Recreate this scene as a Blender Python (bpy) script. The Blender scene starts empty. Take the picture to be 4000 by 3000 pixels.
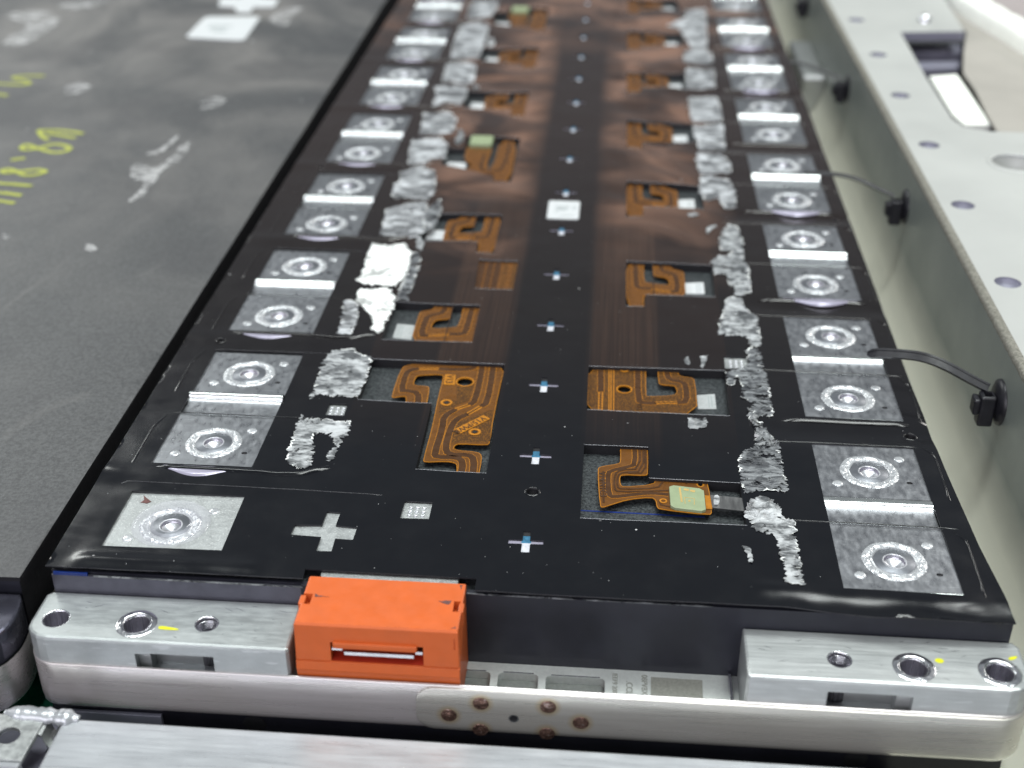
import bpy, bmesh, math, random, json
import numpy as np
from mathutils import Vector, Matrix, noise
from mathutils.geometry import delaunay_2d_cdt
random.seed(7)
MM = 0.001
sc = bpy.context.scene
COL = sc.collection
# ---------------------------------------------------------------- camera (all numbers in mm, world origin at the first cell terminals' mid point)
CAM = (11.053, -172.348, 129.994)
Rr = [(0.9968644, 0.0791165, 0.0013859), (0.0407881, -0.4987627, -0.8657783), (-0.0678061, 0.8631201, -0.5004258)]
cam = bpy.data.cameras.new('camera'); co = bpy.data.objects.new('camera', cam); COL.objects.link(co)
right, down, fwd = [Vector(r) for r in Rr]
Mx = Matrix((right, -down, -fwd)).transposed().to_4x4(); Mx.translation = Vector(CAM) * MM
co.matrix_world = Mx
cam.sensor_width = 36; cam.lens = 45.577; cam.clip_start = 0.01; cam.clip_end = 20
cam.dof.use_dof = True; cam.dof.focus_distance = 0.226; cam.dof.aperture_fstop = 17.5
sc.camera = co
# ---------------------------------------------------------------- workshop light
w = bpy.data.worlds.new('World'); sc.world = w; w.use_nodes = True
w.node_tree.nodes['Background'].inputs[0].default_value = (0.86, 0.92, 1.0, 1)
w.node_tree.nodes['Background'].inputs[1].default_value = 0.20
def area(name, loc, target, sx, sy, power, col):
    l = bpy.data.lights.new(name, 'AREA'); l.shape = 'RECTANGLE'; l.size = sx; l.size_y = sy; l.energy = power; l.color = col
    o = bpy.data.objects.new(name, l); COL.objects.link(o); o.location = loc
    o.rotation_euler = (Vector(target) - Vector(loc)).to_track_quat('-Z', 'Y').to_euler(); return o
area('ceiling_lamp_front', (-0.15, 0.55, 1.9), (0, .1, 0), 1.6, 0.22, 26, (0.95, 1.0, 0.98))
area('ceiling_lamp_back', (0.5, -0.25, 2.0), (0, 0, 0), 1.6, 0.3, 24, (0.95, 1.0, 0.97))
area('front_fill_behind_viewer', (-0.55, -1.5, 0.75), (0, 0, -.01), 2.2, 1.0, 24, (0.95, 0.92, 1.0))  # added fill light, brightens metal faces turned to the camera
area('far_side_fill', (2.3, 2.6, 1.8), (0, .2, 0), 1.6, .3, 30, (1.0, .97, .92))  # added side light for glints on film wrinkles and torn strips
area('far_side_fill', (-2.3, 2.8, 1.8), (0, .2, 0), 1.6, .3, 30, (.97, 1.0, .97))  # second added side light, opposite side, same glints
sc.view_settings.view_transform = 'Standard'; sc.view_settings.look = 'None'; sc.view_settings.exposure = 0.0; sc.view_settings.gamma = 1
sc.cycles.use_denoising = True; sc.cycles.max_bounces = 8; sc.cycles.caustics_reflective = False; sc.cycles.caustics_refractive = False
# ---------------------------------------------------------------- traced outlines, mm on their own planes
T = json.loads('''{"TLA":[[-44.65,62.51],[-42.6,63.08],[-40.51,63.46],[-40.11,61.87],[-38.46,60.79],[-36.52,60.27],[-36.24,57.6],[-36.13,50.51],[-36.45,44.07],[-39.98,43.78],[-42.23,43.96],[-43.98,44.35],[-45.65,42.67],[-45.83,46.94],[-45.78,52.94],[-46.25,57.96],[-45.74,60.2]],"TLB":[[-45.97,36.62],[-44.71,35.02],[-42.91,35.0],[-40.27,35.22],[-39.22,34.46],[-36.18,34.87],[-35.8,30.1],[-36.56,28.1],[-36.78,23.97],[-37.18,20.85],[-37.82,22.33],[-37.98,24.81],[-37.15,25.82],[-38.29,28.92],[-40.58,30.69],[-42.11,29.59],[-41.98,27.34],[-40.87,24.57],[-40.27,19.38],[-42.16,18.03],[-44.8,19.92],[-45.62,24.18],[-45.55,27.69],[-46.13,32.55],[-45.97,34.24]],"C1":[[-46.14,117.95],[-41.96,116.8],[-38.26,118.6],[-36.09,113.23],[-35.35,101.31],[-36.8,93.84],[-43.53,94.6],[-46.51,96.68],[-45.62,99.78],[-46.43,110.92]],"C2":[[-35.84,113.61],[-34.05,113.76],[-32.8,107.05],[-32.94,96.8],[-32.75,86.82],[-35.28,86.93],[-35.57,93.29],[-35.25,100.63]],"C3":[[-44.76,91.9],[-38.73,92.82],[-36.03,88.83],[-35.55,82.33],[-36.16,72.94],[-36.83,70.63],[-38.6,72.74],[-38.91,76.54],[-42.29,83.39],[-44.53,85.65]],"C4":[[-47.15,85.84],[-45.78,86.37],[-43.69,84.08],[-42.43,76.25],[-42.71,70.14],[-45.48,69.92],[-46.36,79.85]],"C5":[[-46.67,139.78],[-44.69,141.64],[-38.2,146.47],[-36.22,144.05],[-34.77,135.77],[-32.55,128.7],[-34.92,125.37],[-36.33,122.17],[-45.45,122.95],[-45.77,132.42]],"C5b":[[-35.67,142.38],[-33.26,147.75],[-32.02,139.31],[-32.35,129.51],[-34.73,128.52],[-35.86,133.24]],"C6":[[-46.95,166.78],[-42.35,171.04],[-36.88,166.65],[-35.42,152.87],[-36.57,146.6],[-43.02,147.82],[-45.18,146.76],[-46.57,149.28],[-47.19,157.35],[-45.8,159.31]],"C7":[[-47.46,193.9],[-39.26,196.23],[-36.51,191.02],[-35.95,178.56],[-39.82,178.23],[-40.97,171.16],[-42.91,170.02],[-45.76,172.73],[-47.01,185.9]],"D1":[[-47.6,218.44],[-39.51,219.12],[-36.47,213.08],[-35.91,201.02],[-40.59,198.12],[-46.07,199.34],[-46.9,211.32]],"D2":[[-47.78,246.43],[-42.51,248.93],[-37.17,248.35],[-35.87,236.42],[-36.96,224.86],[-41.75,230.13],[-45.73,224.13],[-46.0,237.54]],"D3":[[-46.95,272.33],[-42.06,275.01],[-36.65,273.19],[-35.37,254.74],[-37.51,251.42],[-43.63,252.99],[-45.98,251.75]],"D4":[[-47.74,300.91],[-47.67,324.54],[-41.14,330.62],[-37.05,325.44],[-36.46,308.23],[-36.35,293.19],[-36.58,278.92],[-46.49,279.24]],"D5":[[-47.07,338.61],[-48.09,354.75],[-46.06,364.16],[-36.97,364.94],[-36.37,349.75],[-37.37,336.58],[-45.89,334.43]],"E2":[[40.95,70.18],[43.62,71.18],[44.55,66.98],[43.97,62.4],[44.61,59.51],[44.49,52.36],[44.46,43.57],[41.62,43.01],[40.22,44.55],[40.66,47.93],[39.13,50.54],[39.32,55.46],[38.51,59.01],[37.5,54.6],[36.44,54.52],[36.61,59.95],[41.13,62.92],[41.48,67.5]],"E3":[[39.81,45.84],[40.96,43.29],[44.53,33.15],[44.51,28.06],[44.6,18.16],[41.06,18.15],[36.66,16.97],[36.85,21.69],[36.7,26.25],[37.65,30.47],[40.08,32.48],[40.54,38.1],[39.72,42.53]],"E4":[[39.99,16.43],[41.12,15.45],[42.35,12.37],[43.3,9.86],[44.74,9.47],[44.49,4.45],[44.4,-7.9],[41.53,-7.47],[42.05,-5.18],[41.06,5.16],[38.2,5.92],[36.47,10.34],[37.66,14.1]],"F1":[[41.92,136.97],[44.18,135.96],[44.7,127.26],[44.52,121.63],[44.25,115.1],[44.93,112.51],[44.76,104.78],[44.47,98.34],[42.39,95.77],[40.95,96.13],[40.8,99.99],[39.84,101.39],[39.7,105.88],[38.93,107.35],[36.73,106.66],[36.55,109.21],[37.27,112.4],[36.0,113.35],[38.27,118.38],[40.25,117.99],[42.26,121.45],[39.07,120.63],[39.03,125.65],[40.25,132.67]],"F2":[[38.97,94.53],[42.14,95.27],[42.55,89.68],[44.89,85.77],[44.58,72.79],[43.66,71.06],[42.33,71.36],[42.44,75.12],[40.39,76.65],[37.99,76.03],[36.06,76.72],[36.34,81.51],[37.42,86.06],[38.38,91.66]],"G1":[[36.4,171.41],[39.56,173.29],[40.56,170.69],[44.26,168.87],[45.14,159.66],[44.54,148.33],[41.61,147.61],[40.44,155.27],[37.38,153.05],[35.45,158.85]],"G2":[[36.42,189.3],[43.23,189.87],[45.43,180.92],[44.54,173.16],[42.29,174.06],[36.5,173.57],[35.62,184.62]],"G3":[[36.29,215.23],[45.64,216.02],[44.58,192.32],[36.93,191.69],[36.95,201.33],[35.97,202.48]],"G4":[[35.87,242.96],[44.88,243.71],[45.7,224.01],[44.95,218.59],[35.6,219.14],[35.82,235.71]],"G5":[[36.29,272.65],[45.84,273.46],[44.93,252.71],[35.53,251.92]],"G6":[[36.12,295.1],[45.59,295.89],[46.16,283.61],[43.71,278.29],[35.78,278.47]],"G7":[[39.42,357.68],[47.2,358.35],[44.5,294.01],[39.11,295.35],[35.68,327.54],[31.02,331.22],[38.31,342.3]],"h1":[[28.01,41.53],[29.65,41.24],[31.42,41.6],[31.83,40.15],[31.49,38.45],[29.81,37.57],[28.08,37.68]],"h2":[[35.52,1.63],[36.52,1.38],[36.99,-0.96],[36.77,-3.09],[36.2,-2.67],[36.08,-0.57]],"h3":[[28.04,64.51],[28.93,66.18],[29.38,63.63],[29.04,62.72],[28.46,63.07]],"h4":[[31.45,66.29],[33.16,67.03],[32.66,64.15],[31.81,61.29],[31.39,62.33],[31.74,64.82]],"h5":[[36.42,134.72],[38.64,137.0],[38.93,135.82],[37.28,133.31],[36.43,130.31],[36.01,132.03]],"h6":[[31.61,143.15],[33.79,143.95],[34.94,143.11],[33.67,141.28],[32.02,141.51]],"h7":[[-35.32,123.79],[-33.62,119.36],[-33.55,114.53],[-35.16,116.24],[-35.76,121.45]],"h8":[[-35.65,307.01],[-34.05,308.43],[-32.62,302.18],[-33.07,295.92],[-34.58,295.79],[-35.68,301.93]],"h9":[[-35.24,250.57],[-33.65,250.19],[-32.72,245.65],[-34.19,243.51],[-35.42,246.45]],"h10":[[-34.53,203.68],[-33.22,202.09],[-32.26,194.69],[-33.71,191.73],[-35.03,193.65]],"fA":[[-29.96,58.02],[-28.64,59.5],[-25.86,60.32],[-21.7,61.06],[-20.94,64.33],[-8.64,64.12],[-9.21,40.64],[-9.02,31.01],[-9.46,30.17],[-14.68,30.22],[-15.48,29.68],[-15.55,28.08],[-11.47,27.78],[-10.38,27.24],[-9.96,25.56],[-10.02,18.62],[-14.06,18.29],[-14.25,22.76],[-14.79,23.79],[-16.53,24.1],[-20.36,23.48],[-20.72,24.22],[-20.54,34.98],[-20.86,47.1],[-20.78,55.29],[-21.44,56.0],[-25.91,55.26],[-26.36,54.45],[-26.51,52.17],[-26.16,51.08],[-23.63,51.1],[-22.95,50.23],[-22.66,42.67],[-26.81,42.34],[-27.12,46.23],[-27.66,46.73],[-29.74,45.84],[-30.13,46.53]],"fAh":[[-16.19,53.2]],"fAt":[[[-24.38,43.24],[-24.91,48.23],[-27.41,48.76],[-28.51,48.67],[-28.66,55.8],[-27.74,57.34],[-26.28,57.85]],[[-22.1,58.19],[-21.13,58.04],[-16.75,58.24],[-14.75,59.26],[-14.73,62.82]],[[-13.58,62.92],[-13.23,57.45],[-13.36,45.92],[-14.3,44.42]],[[-16.81,42.45],[-18.82,39.69],[-18.52,35.14],[-18.88,26.39],[-18.39,25.34],[-14.48,25.51],[-13.29,24.06],[-13.18,18.66]],[[-11.46,63.09],[-10.96,57.63],[-10.93,45.4],[-12.06,43.89]],[[-14.28,40.92],[-16.37,38.69],[-17.03,35.26],[-17.19,28.74],[-16.29,26.29],[-12.55,26.6],[-11.37,25.14],[-11.04,18.83]]],"fAn":[[[-26.28,57.85],[-24.95,57.96],[-23.44,58.16],[-22.1,58.19]],[[-14.3,44.42],[-15.65,43.42],[-16.81,42.45]],[[-12.06,43.89],[-13.17,42.4],[-14.28,40.92]]],"fAg":[[[-16.61,36.97],[-9.61,43.04],[-9.08,31.65],[-9.72,31.01],[-14.75,30.86],[-16.08,30.27]],[[-20.11,46.26],[-17.0,45.62],[-16.79,43.86],[-19.33,40.85],[-19.92,39.77]],[[-19.94,51.59],[-15.18,50.86],[-14.79,47.24],[-19.9,46.82]],[[-16.83,44.21],[-14.81,45.8],[-14.6,47.25],[-14.41,52.41],[-17.63,51.03]]],"fAp":[[-16.2,35.0],[-11.19,40.65],[-9.78,39.4],[-14.89,33.62]],"fApt":[[-10.82,39.65],[-15.44,34.56]],"fAv":[[-20.57,55.88],[-18.38,55.87],[-18.08,51.74],[-20.34,51.74]],"fAvt":[[-19.49,55.59],[-19.41,51.82]],"fAc":[[-18.91,44.75],[-12.25,34.43]],"fB":[[15.15,35.1],[20.36,35.32],[20.33,23.03],[20.01,22.07],[15.66,22.09],[15.25,21.13],[15.37,18.94],[15.89,18.26],[21.21,19.42],[21.65,21.28],[22.69,22.1],[25.79,22.17],[30.47,21.08],[30.94,20.21],[31.2,11.79],[30.66,10.9],[22.09,11.9],[21.61,12.72],[21.54,14.63],[20.75,15.44],[16.71,14.41],[13.52,12.41],[12.33,11.62],[11.82,12.1],[11.17,23.41],[11.57,24.38],[15.01,25.61],[15.32,26.4]],"fBt":[[[17.76,34.91],[18.05,25.48],[16.69,24.61],[13.37,23.02],[13.08,21.32],[13.37,15.55],[14.09,14.83],[17.52,15.89],[20.76,16.68],[23.79,16.4]]],"fBn":[[[19.49,35.05],[19.5,23.33],[15.86,22.85],[14.84,21.65],[14.76,18.17],[15.48,17.33],[22.01,18.22],[22.65,19.9],[23.5,21.06],[25.97,21.26],[27.16,20.08]],[[18.84,35.0],[18.88,24.11],[15.44,23.57],[14.31,22.16],[14.26,17.41],[14.98,16.46],[21.99,17.39],[23.82,17.65]],[[19.88,30.67],[19.85,22.8],[16.7,22.62]],[[22.14,14.5],[22.51,12.8],[30.02,11.86]],[[12.23,22.74],[12.5,13.02]]],"fBs":[[23.91,18.76],[29.97,17.99],[30.04,11.19],[24.04,11.9]],"fBk":[[30.1,16.58],[31.24,16.49],[31.19,12.48],[30.14,12.57]],"fBh":[[29.5,20.09],[22.84,14.38]],"fBx":[[12.02,22.54],[12.38,14.41]],"nick":[[31.03,16.56],[38.4,15.92],[38.48,11.96],[31.23,12.74]],"nickg":[[31.6,16.21],[32.52,16.46],[32.6,14.36],[32.03,13.11],[31.44,13.23]],"blue":[[8.49,14.15],[22.01,14.1]],"fC":[[8.46,64.23],[20.35,65.2],[20.2,50.92],[20.54,50.49],[25.82,51.38],[26.43,52.79],[26.15,54.85],[25.7,55.28],[23.38,55.32],[22.7,56.2],[22.77,66.4],[26.86,66.73],[26.78,60.34],[27.45,59.19],[29.55,58.89],[30.2,57.76],[30.18,44.21],[20.46,43.42],[19.56,41.63],[8.68,40.74]],"fCh":[[15.91,52.85],[15.92,60.75]],"fCt":[[[18.67,65.06],[18.59,48.53],[19.83,47.74],[22.1,48.02]],[[26.3,48.49],[28.24,48.87],[28.26,55.72],[27.38,56.96],[25.29,57.35],[24.52,59.19],[24.56,66.04]],[[10.98,64.43],[11.24,51.55]]],"fCn":[[[22.1,48.02],[23.92,48.43],[26.3,48.49]],[[11.24,51.55],[11.26,47.04],[11.32,41.81]],[[12.66,64.57],[13.01,41.09]],[[13.14,64.61],[13.38,41.12]],[[13.7,64.65],[13.89,41.16]]],"fCv":[[18.81,46.33],[18.9,43.72]],"lab1":[[30.46,53.71],[34.07,54.47],[34.08,48.61],[30.45,48.31]],"fS":[[16.12,11.44],[20.31,11.78],[20.21,0.05],[21.0,-1.2],[25.81,-2.11],[26.23,-1.33],[25.89,1.28],[25.27,2.18],[23.0,2.57],[22.52,3.49],[22.57,11.97],[26.5,12.29],[26.64,7.92],[27.35,6.8],[29.45,5.8],[29.74,4.66],[29.65,-9.09],[24.73,-7.52],[20.78,-7.3],[20.13,-8.8],[20.15,-15.14],[16.2,-15.47]],"fSt":[[[18.3,11.62],[18.41,-2.72],[19.05,-4.34],[21.92,-4.47]],[[26.36,-5.57],[27.95,-5.44],[27.87,2.2],[27.42,3.7],[25.0,5.05],[24.38,6.55],[24.32,12.11]]],"fSn":[[[21.92,-4.47],[24.15,-5.13],[26.36,-5.57]]],"labS":[[29.96,1.76],[34.29,2.5],[34.3,-3.83],[29.91,-4.01]],"mark":[[[-163.13,195.7],[-157.83,196.6],[-152.92,196.08],[-148.14,194.18]],[[-159.5,193.69],[-154.57,192.28],[-149.22,190.46]],[[-162.16,194.85],[-159.47,190.51],[-156.62,188.05]],[[-158.66,181.71],[-161.3,183.67],[-162.2,181.42],[-160.39,178.54],[-158.22,179.15],[-156.09,180.62],[-154.07,184.72],[-150.18,184.16],[-146.82,180.96],[-147.75,177.89],[-151.09,177.19],[-155.75,179.79],[-158.66,181.71]],[[-160.28,169.73],[-158.96,170.83],[-156.93,171.66]],[[-154.79,160.92],[-158.02,163.03],[-159.64,161.71],[-157.95,159.48],[-155.87,160.05],[-152.86,161.87],[-149.11,163.37],[-146.51,161.61],[-147.97,159.14],[-151.14,157.71],[-154.79,160.92]],[[-157.66,152.19],[-152.25,151.5],[-146.32,150.87]],[[-154.74,145.51],[-150.05,145.02],[-146.36,143.87]],[[-152.39,140.14],[-148.75,139.38],[-146.06,138.54]],[[-183.05,250.77],[-188.75,250.88],[-194.2,247.85],[-186.89,244.66],[-183.84,241.51],[-187.08,240.11],[-194.25,240.64],[-197.17,240.96]],[[-191.6,229.82],[-188.53,229.0],[-186.28,228.11]]],"nsl":[[-150.07,331.76],[-128.43,333.59],[-125.98,298.72],[-149.03,301.25]],"nsc":[[-152.47,362.48],[-143.86,363.21],[-144.37,370.39],[-137.01,371.02],[-136.4,363.85],[-128.0,362.19],[-126.81,349.18],[-135.2,348.47],[-134.07,339.64],[-139.6,339.9],[-142.67,347.83],[-149.61,348.75]],"smear":[[[-114.04,191.72],[-111.3,179.31],[-113.15,169.81],[-114.7,165.79],[-113.48,153.44],[-113.94,143.95],[-116.86,140.84],[-115.46,148.49],[-117.27,158.02],[-119.99,156.56],[-123.83,163.75],[-124.58,171.49],[-116.92,166.89],[-114.76,174.96],[-115.24,185.91]],[[-119.71,195.62],[-117.86,192.85],[-118.2,182.87],[-120.26,177.2],[-123.97,178.25],[-120.09,182.71]],[[-122.45,225.21],[-120.19,232.19],[-114.39,232.67],[-113.09,226.0],[-116.44,219.12],[-121.06,218.73],[-116.21,225.74]],[[-117.42,112.76],[-116.54,114.81],[-113.49,112.11],[-113.47,108.71],[-115.62,109.02]],[[-140.23,115.86],[-140.28,118.91],[-137.61,117.09],[-138.18,114.02]],[[-232.69,329.44],[-224.5,335.27],[-213.52,336.2],[-204.58,321.8],[-203.81,300.51],[-205.42,284.81],[-213.09,284.16],[-215.95,299.48],[-213.03,313.79],[-222.21,320.31]],[[-216.9,346.46],[-202.69,355.83],[-196.69,356.34],[-200.53,342.53],[-209.98,339.11]],[[-171.56,238.42],[-168.71,244.1],[-161.98,241.02],[-163.06,232.06],[-168.24,229.89]],[[-124.53,328.59],[-124.26,346.39],[-113.69,352.57],[-116.75,336.74],[-114.74,319.72]]],"nedge":[[-83.58,365.97],[-80.98,109.96],[-81.82,61.07],[-80.47,3.81],[-80.47,-14.63]],"redge":[[88.39,326.39],[88.3,272.39],[88.44,224.52],[89.01,184.95],[89.44,147.0],[89.26,118.23],[89.49,95.24],[87.9,63.24],[87.98,38.76]],"redgeB":[[86.62,332.5],[87.07,277.85],[87.42,229.4],[88.18,189.34],[88.35,150.89],[88.33,121.77],[88.69,98.5],[87.25,66.11],[87.68,38.97]],"rout":[[134.47,338.99],[131.09,285.48],[108.93,282.4],[107.25,225.62],[106.82,190.45],[108.62,183.43],[115.12,180.09],[128.77,180.08]],"rholes":[[95.78,82.32],[95.81,125.22],[96.14,167.65],[96.22,210.86],[96.74,254.08],[96.28,298.06]],"rscrew":[[120.2,298.81]],"rbig":[[115.86,155.55]],"bar1":[[116.5,302.0],[137.11,303.74],[133.43,292.71],[115.83,291.22]],"bar1t":[[125.65,360.19],[151.65,362.39],[146.83,343.56],[125.23,341.74]],"bar2":[[115.29,279.75],[130.59,281.04],[128.27,273.13],[114.56,270.89]],"white":[[112.34,246.88],[121.69,249.68],[121.56,233.05],[120.8,199.67],[113.03,199.02],[111.5,208.04]],"tan":[[135.96,357.93],[134.57,294.69],[122.23,247.77],[121.84,229.08],[117.93,188.67],[132.96,184.1],[181.42,361.81]],"foam":[[135.7,345.03],[136.22,327.63],[138.74,310.11],[141.32,298.7],[143.47,287.73],[144.28,277.12],[146.42,257.2],[152.4,280.14],[150.16,289.52],[147.52,297.96],[146.68,314.78],[146.84,331.37],[148.82,346.15]],"groove":[[122.44,247.45],[127.94,244.87],[133.33,237.4],[138.97,226.45]],"tie1":[[64.12,60.0,5.53],[65.78,59.13,6.33],[68.96,58.27,6.82],[72.41,57.4,7.05],[74.38,56.53,7.15],[76.39,55.67,6.86],[78.72,54.8,6.2],[81.1,53.93,5.24],[83.46,53.07,4.29],[86.37,52.2,3.21]],"tie2":[[62.73,160.0,5.8],[67.12,158.5,6.74],[72.41,157.0,6.79],[76.9,155.5,6.16],[81.06,154.0,4.62],[85.61,152.5,3.1]],"tie3":[[69.39,262.0,6.79],[72.91,260.25,6.94],[76.5,258.5,6.34],[80.63,256.75,5.33],[85.93,255.0,3.27]]}''')
# ---------------------------------------------------------------- materials
class NT:
    def __init__(s, name):
        s.m = bpy.data.materials.new(name); s.m.use_nodes = True; s.t = s.m.node_tree; s.b = s.t.nodes['Principled BSDF']
        s.tc = s.t.nodes.new('ShaderNodeTexCoord'); s.map = s.t.nodes.new('ShaderNodeMapping'); s.map.inputs['Scale'].default_value = (1000, 1000, 1000)
        s.l(s.tc.outputs['Object'], s.map.inputs['Vector']); s.co = s.map.outputs['Vector']
    def l(s, a, b): s.t.links.new(a, b)
    def n(s, typ, **kw):
        x = s.t.nodes.new('ShaderNode' + typ)
        for k, v in kw.items():
            if hasattr(x, k): setattr(x, k, v)
        return x
    def vec(s, sx=1, sy=1, sz=1, rnd=False, rot=0):
        m = s.n('Mapping'); m.inputs['Scale'].default_value = (sx, sy, sz); m.inputs['Rotation'].default_value = (0, 0, rot); s.l(s.co, m.inputs['Vector'])
        if rnd:
            oi = s.n('ObjectInfo'); ml = s.n('Math', operation='MULTIPLY'); ml.inputs[1].default_value = 371.0; s.l(oi.outputs['Random'], ml.inputs[0]); s.l(ml.outputs[0], m.inputs['Location'])
        return m.outputs['Vector']
    def noise(s, scale, detail=4, vec=None, rough=.55, dist=0):
        x = s.n('TexNoise'); x.inputs['Scale'].default_value = scale; x.inputs['Detail'].default_value = detail; x.inputs['Roughness'].default_value = rough; x.inputs['Distortion'].default_value = dist
        s.l(vec or s.co, x.inputs['Vector']); return x.outputs['Fac']
    def ramp(s, fac, stops):
        x = s.n('ValToRGB'); e = x.color_ramp.elements
        while len(e) < len(stops): e.new(.5)
        for i, (p, c) in enumerate(stops):
            e[i].position = p; e[i].color = (c, c, c, 1) if isinstance(c, (int, float)) else (*c, 1)
        s.l(fac, x.inputs['Fac']); return x.outputs['Color']
    def mix(s, fac, a, b):
        x = s.n('Mix'); x.data_type = 'RGBA'
        for v, i in ((fac, 0), (a, 6), (b, 7)):
            if isinstance(v, (int, float)): x.inputs[i].default_value = v if i == 0 else (v, v, v, 1)
            elif isinstance(v, tuple): x.inputs[i].default_value = (*v, 1)
            else: s.l(v, x.inputs[i])
        return x.outputs[2]
    def math(s, op, a, b=0.0, clamp=False):
        x = s.n('Math', operation=op); x.use_clamp = clamp
        for v, i in ((a, 0), (b, 1)):
            if isinstance(v, (int, float)): x.inputs[i].default_value = v
            else: s.l(v, x.inputs[i])
        return x.outputs[0]
    def set(s, k, v):
        i = s.b.inputs[k]
        if isinstance(v, (int, float)): i.default_value = v
        elif isinstance(v, tuple): i.default_value = (*v, 1) if len(v) == 3 else v
        else: s.l(v, i)
    def bump(s, h, strength=.3, dist=0.0001):
        x = s.n('Bump'); x.inputs['Strength'].default_value = strength; x.inputs['Distance'].default_value = dist; s.l(h, x.inputs['Height']); s.l(x.outputs[0], s.b.inputs['Normal'])
    def sep(s):
        x = s.n('SeparateXYZ'); s.l(s.co, x.inputs[0]); return x.outputs
def simple(name, c, rough=.5, metal=0., var=.12, scale=.6, bump=0., bscale=3, spec=.5, grime=None, rr=.08):
    k = NT(name); f = k.noise(scale, 5)
    lo = tuple(max(0, v * (1 - var)) for v in c); hi = tuple(min(1, v * (1 + var)) for v in c)
    colr = k.ramp(f, [(.3, lo), (.7, hi)])
    if grime:
        g = k.ramp(k.noise(scale * .23, 6, rough=.7), [(.52, 0.), (.72, grime[1])]); colr = k.mix(g, colr, grime[0])
    k.set('Base Color', colr); k.set('Metallic', metal); k.set('Specular IOR Level', spec)
    k.set('Roughness', k.ramp(k.noise(scale * 1.7, 5), [(.3, max(.02, rough - rr)), (.7, min(1, rough + rr))]))
    if bump: k.bump(k.noise(bscale, 4), bump)
    return k.m
def dust(k, base, amount=.5, scale=.45, size=.07, c=(.55, .56, .56)):
    v = k.n('TexVoronoi'); v.inputs['Scale'].default_value = scale; k.l(k.co, v.inputs['Vector'])
    d = k.math('LESS_THAN', v.outputs['Distance'], size); sx = k.n('SeparateColor'); k.l(v.outputs['Color'], sx.inputs[0])
    g = k.math('GREATER_THAN', sx.outputs[0], 1 - amount); m = k.math('MULTIPLY', d, g); m2 = k.math('MULTIPLY', m, sx.outputs[1])
    return k.mix(m2, base, c)
M = {}
def film_material():
    k = NT('black_film'); x, y, z = k.sep()
    ax = k.math('ABSOLUTE', x)
    a = k.math('MULTIPLY', k.math('SMOOTH_MIN', k.math('MULTIPLY', k.math('SUBTRACT', ax, 7.6), .35), 1.0), 1.0, True)
    b = k.math('SUBTRACT', 1.0, k.math('MULTIPLY', k.math('SUBTRACT', ax, 22.5), 1.2), True)
    zone = k.math('MULTIPLY', a, k.math('MINIMUM', k.math('MAXIMUM', b, 0.0), 1.0))
    zone = k.math('MINIMUM', k.math('MAXIMUM', zone, 0.0), 1.0)
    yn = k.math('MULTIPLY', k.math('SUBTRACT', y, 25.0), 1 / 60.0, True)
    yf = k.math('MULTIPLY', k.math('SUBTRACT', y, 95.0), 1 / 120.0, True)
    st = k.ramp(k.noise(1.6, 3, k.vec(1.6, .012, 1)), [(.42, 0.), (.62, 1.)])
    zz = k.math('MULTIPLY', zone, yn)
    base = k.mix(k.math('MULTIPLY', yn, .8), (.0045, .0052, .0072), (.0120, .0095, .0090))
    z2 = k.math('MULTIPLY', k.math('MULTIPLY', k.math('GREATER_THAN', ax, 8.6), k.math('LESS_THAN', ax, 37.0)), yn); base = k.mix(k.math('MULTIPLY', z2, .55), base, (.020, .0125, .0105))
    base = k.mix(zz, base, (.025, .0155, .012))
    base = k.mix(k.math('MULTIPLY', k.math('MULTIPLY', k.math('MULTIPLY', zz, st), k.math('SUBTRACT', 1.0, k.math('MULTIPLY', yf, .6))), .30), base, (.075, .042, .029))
    # copper flex below the film, plus warm haze and glints put into colour
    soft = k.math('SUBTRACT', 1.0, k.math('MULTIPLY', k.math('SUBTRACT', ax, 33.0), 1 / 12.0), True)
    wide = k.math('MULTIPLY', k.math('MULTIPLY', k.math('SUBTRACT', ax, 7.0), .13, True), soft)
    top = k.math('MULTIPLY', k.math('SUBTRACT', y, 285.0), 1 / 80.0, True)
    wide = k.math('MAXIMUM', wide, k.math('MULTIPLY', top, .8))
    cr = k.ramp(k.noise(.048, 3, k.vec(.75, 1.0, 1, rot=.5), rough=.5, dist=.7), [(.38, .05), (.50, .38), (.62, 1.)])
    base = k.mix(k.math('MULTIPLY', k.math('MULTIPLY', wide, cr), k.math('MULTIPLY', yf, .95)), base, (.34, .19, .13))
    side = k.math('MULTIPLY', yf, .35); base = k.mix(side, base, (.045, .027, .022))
    base = dust(k, base, .20, .8, .06)
    base = dust(k, base, .35, .16, .035, (.7, .7, .7))
    k.set('Base Color', base); k.set('Specular IOR Level', .5)
    k.set('Roughness', k.ramp(k.noise(.12, 5), [(.35, .13), (.7, .24)]))
    k.bump(k.noise(.06, 2, k.vec(1, 1.3, 1), dist=.3), .22, .0012)
    return k.m
M['film'] = film_material()
M['film_edge'] = simple('cut_film_edge', (.30, .31, .33), .35, 0, .5, 2.0)
M['film_side'] = simple('black_film_side', (.02, .02, .024), .3, 0, .3)
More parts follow.
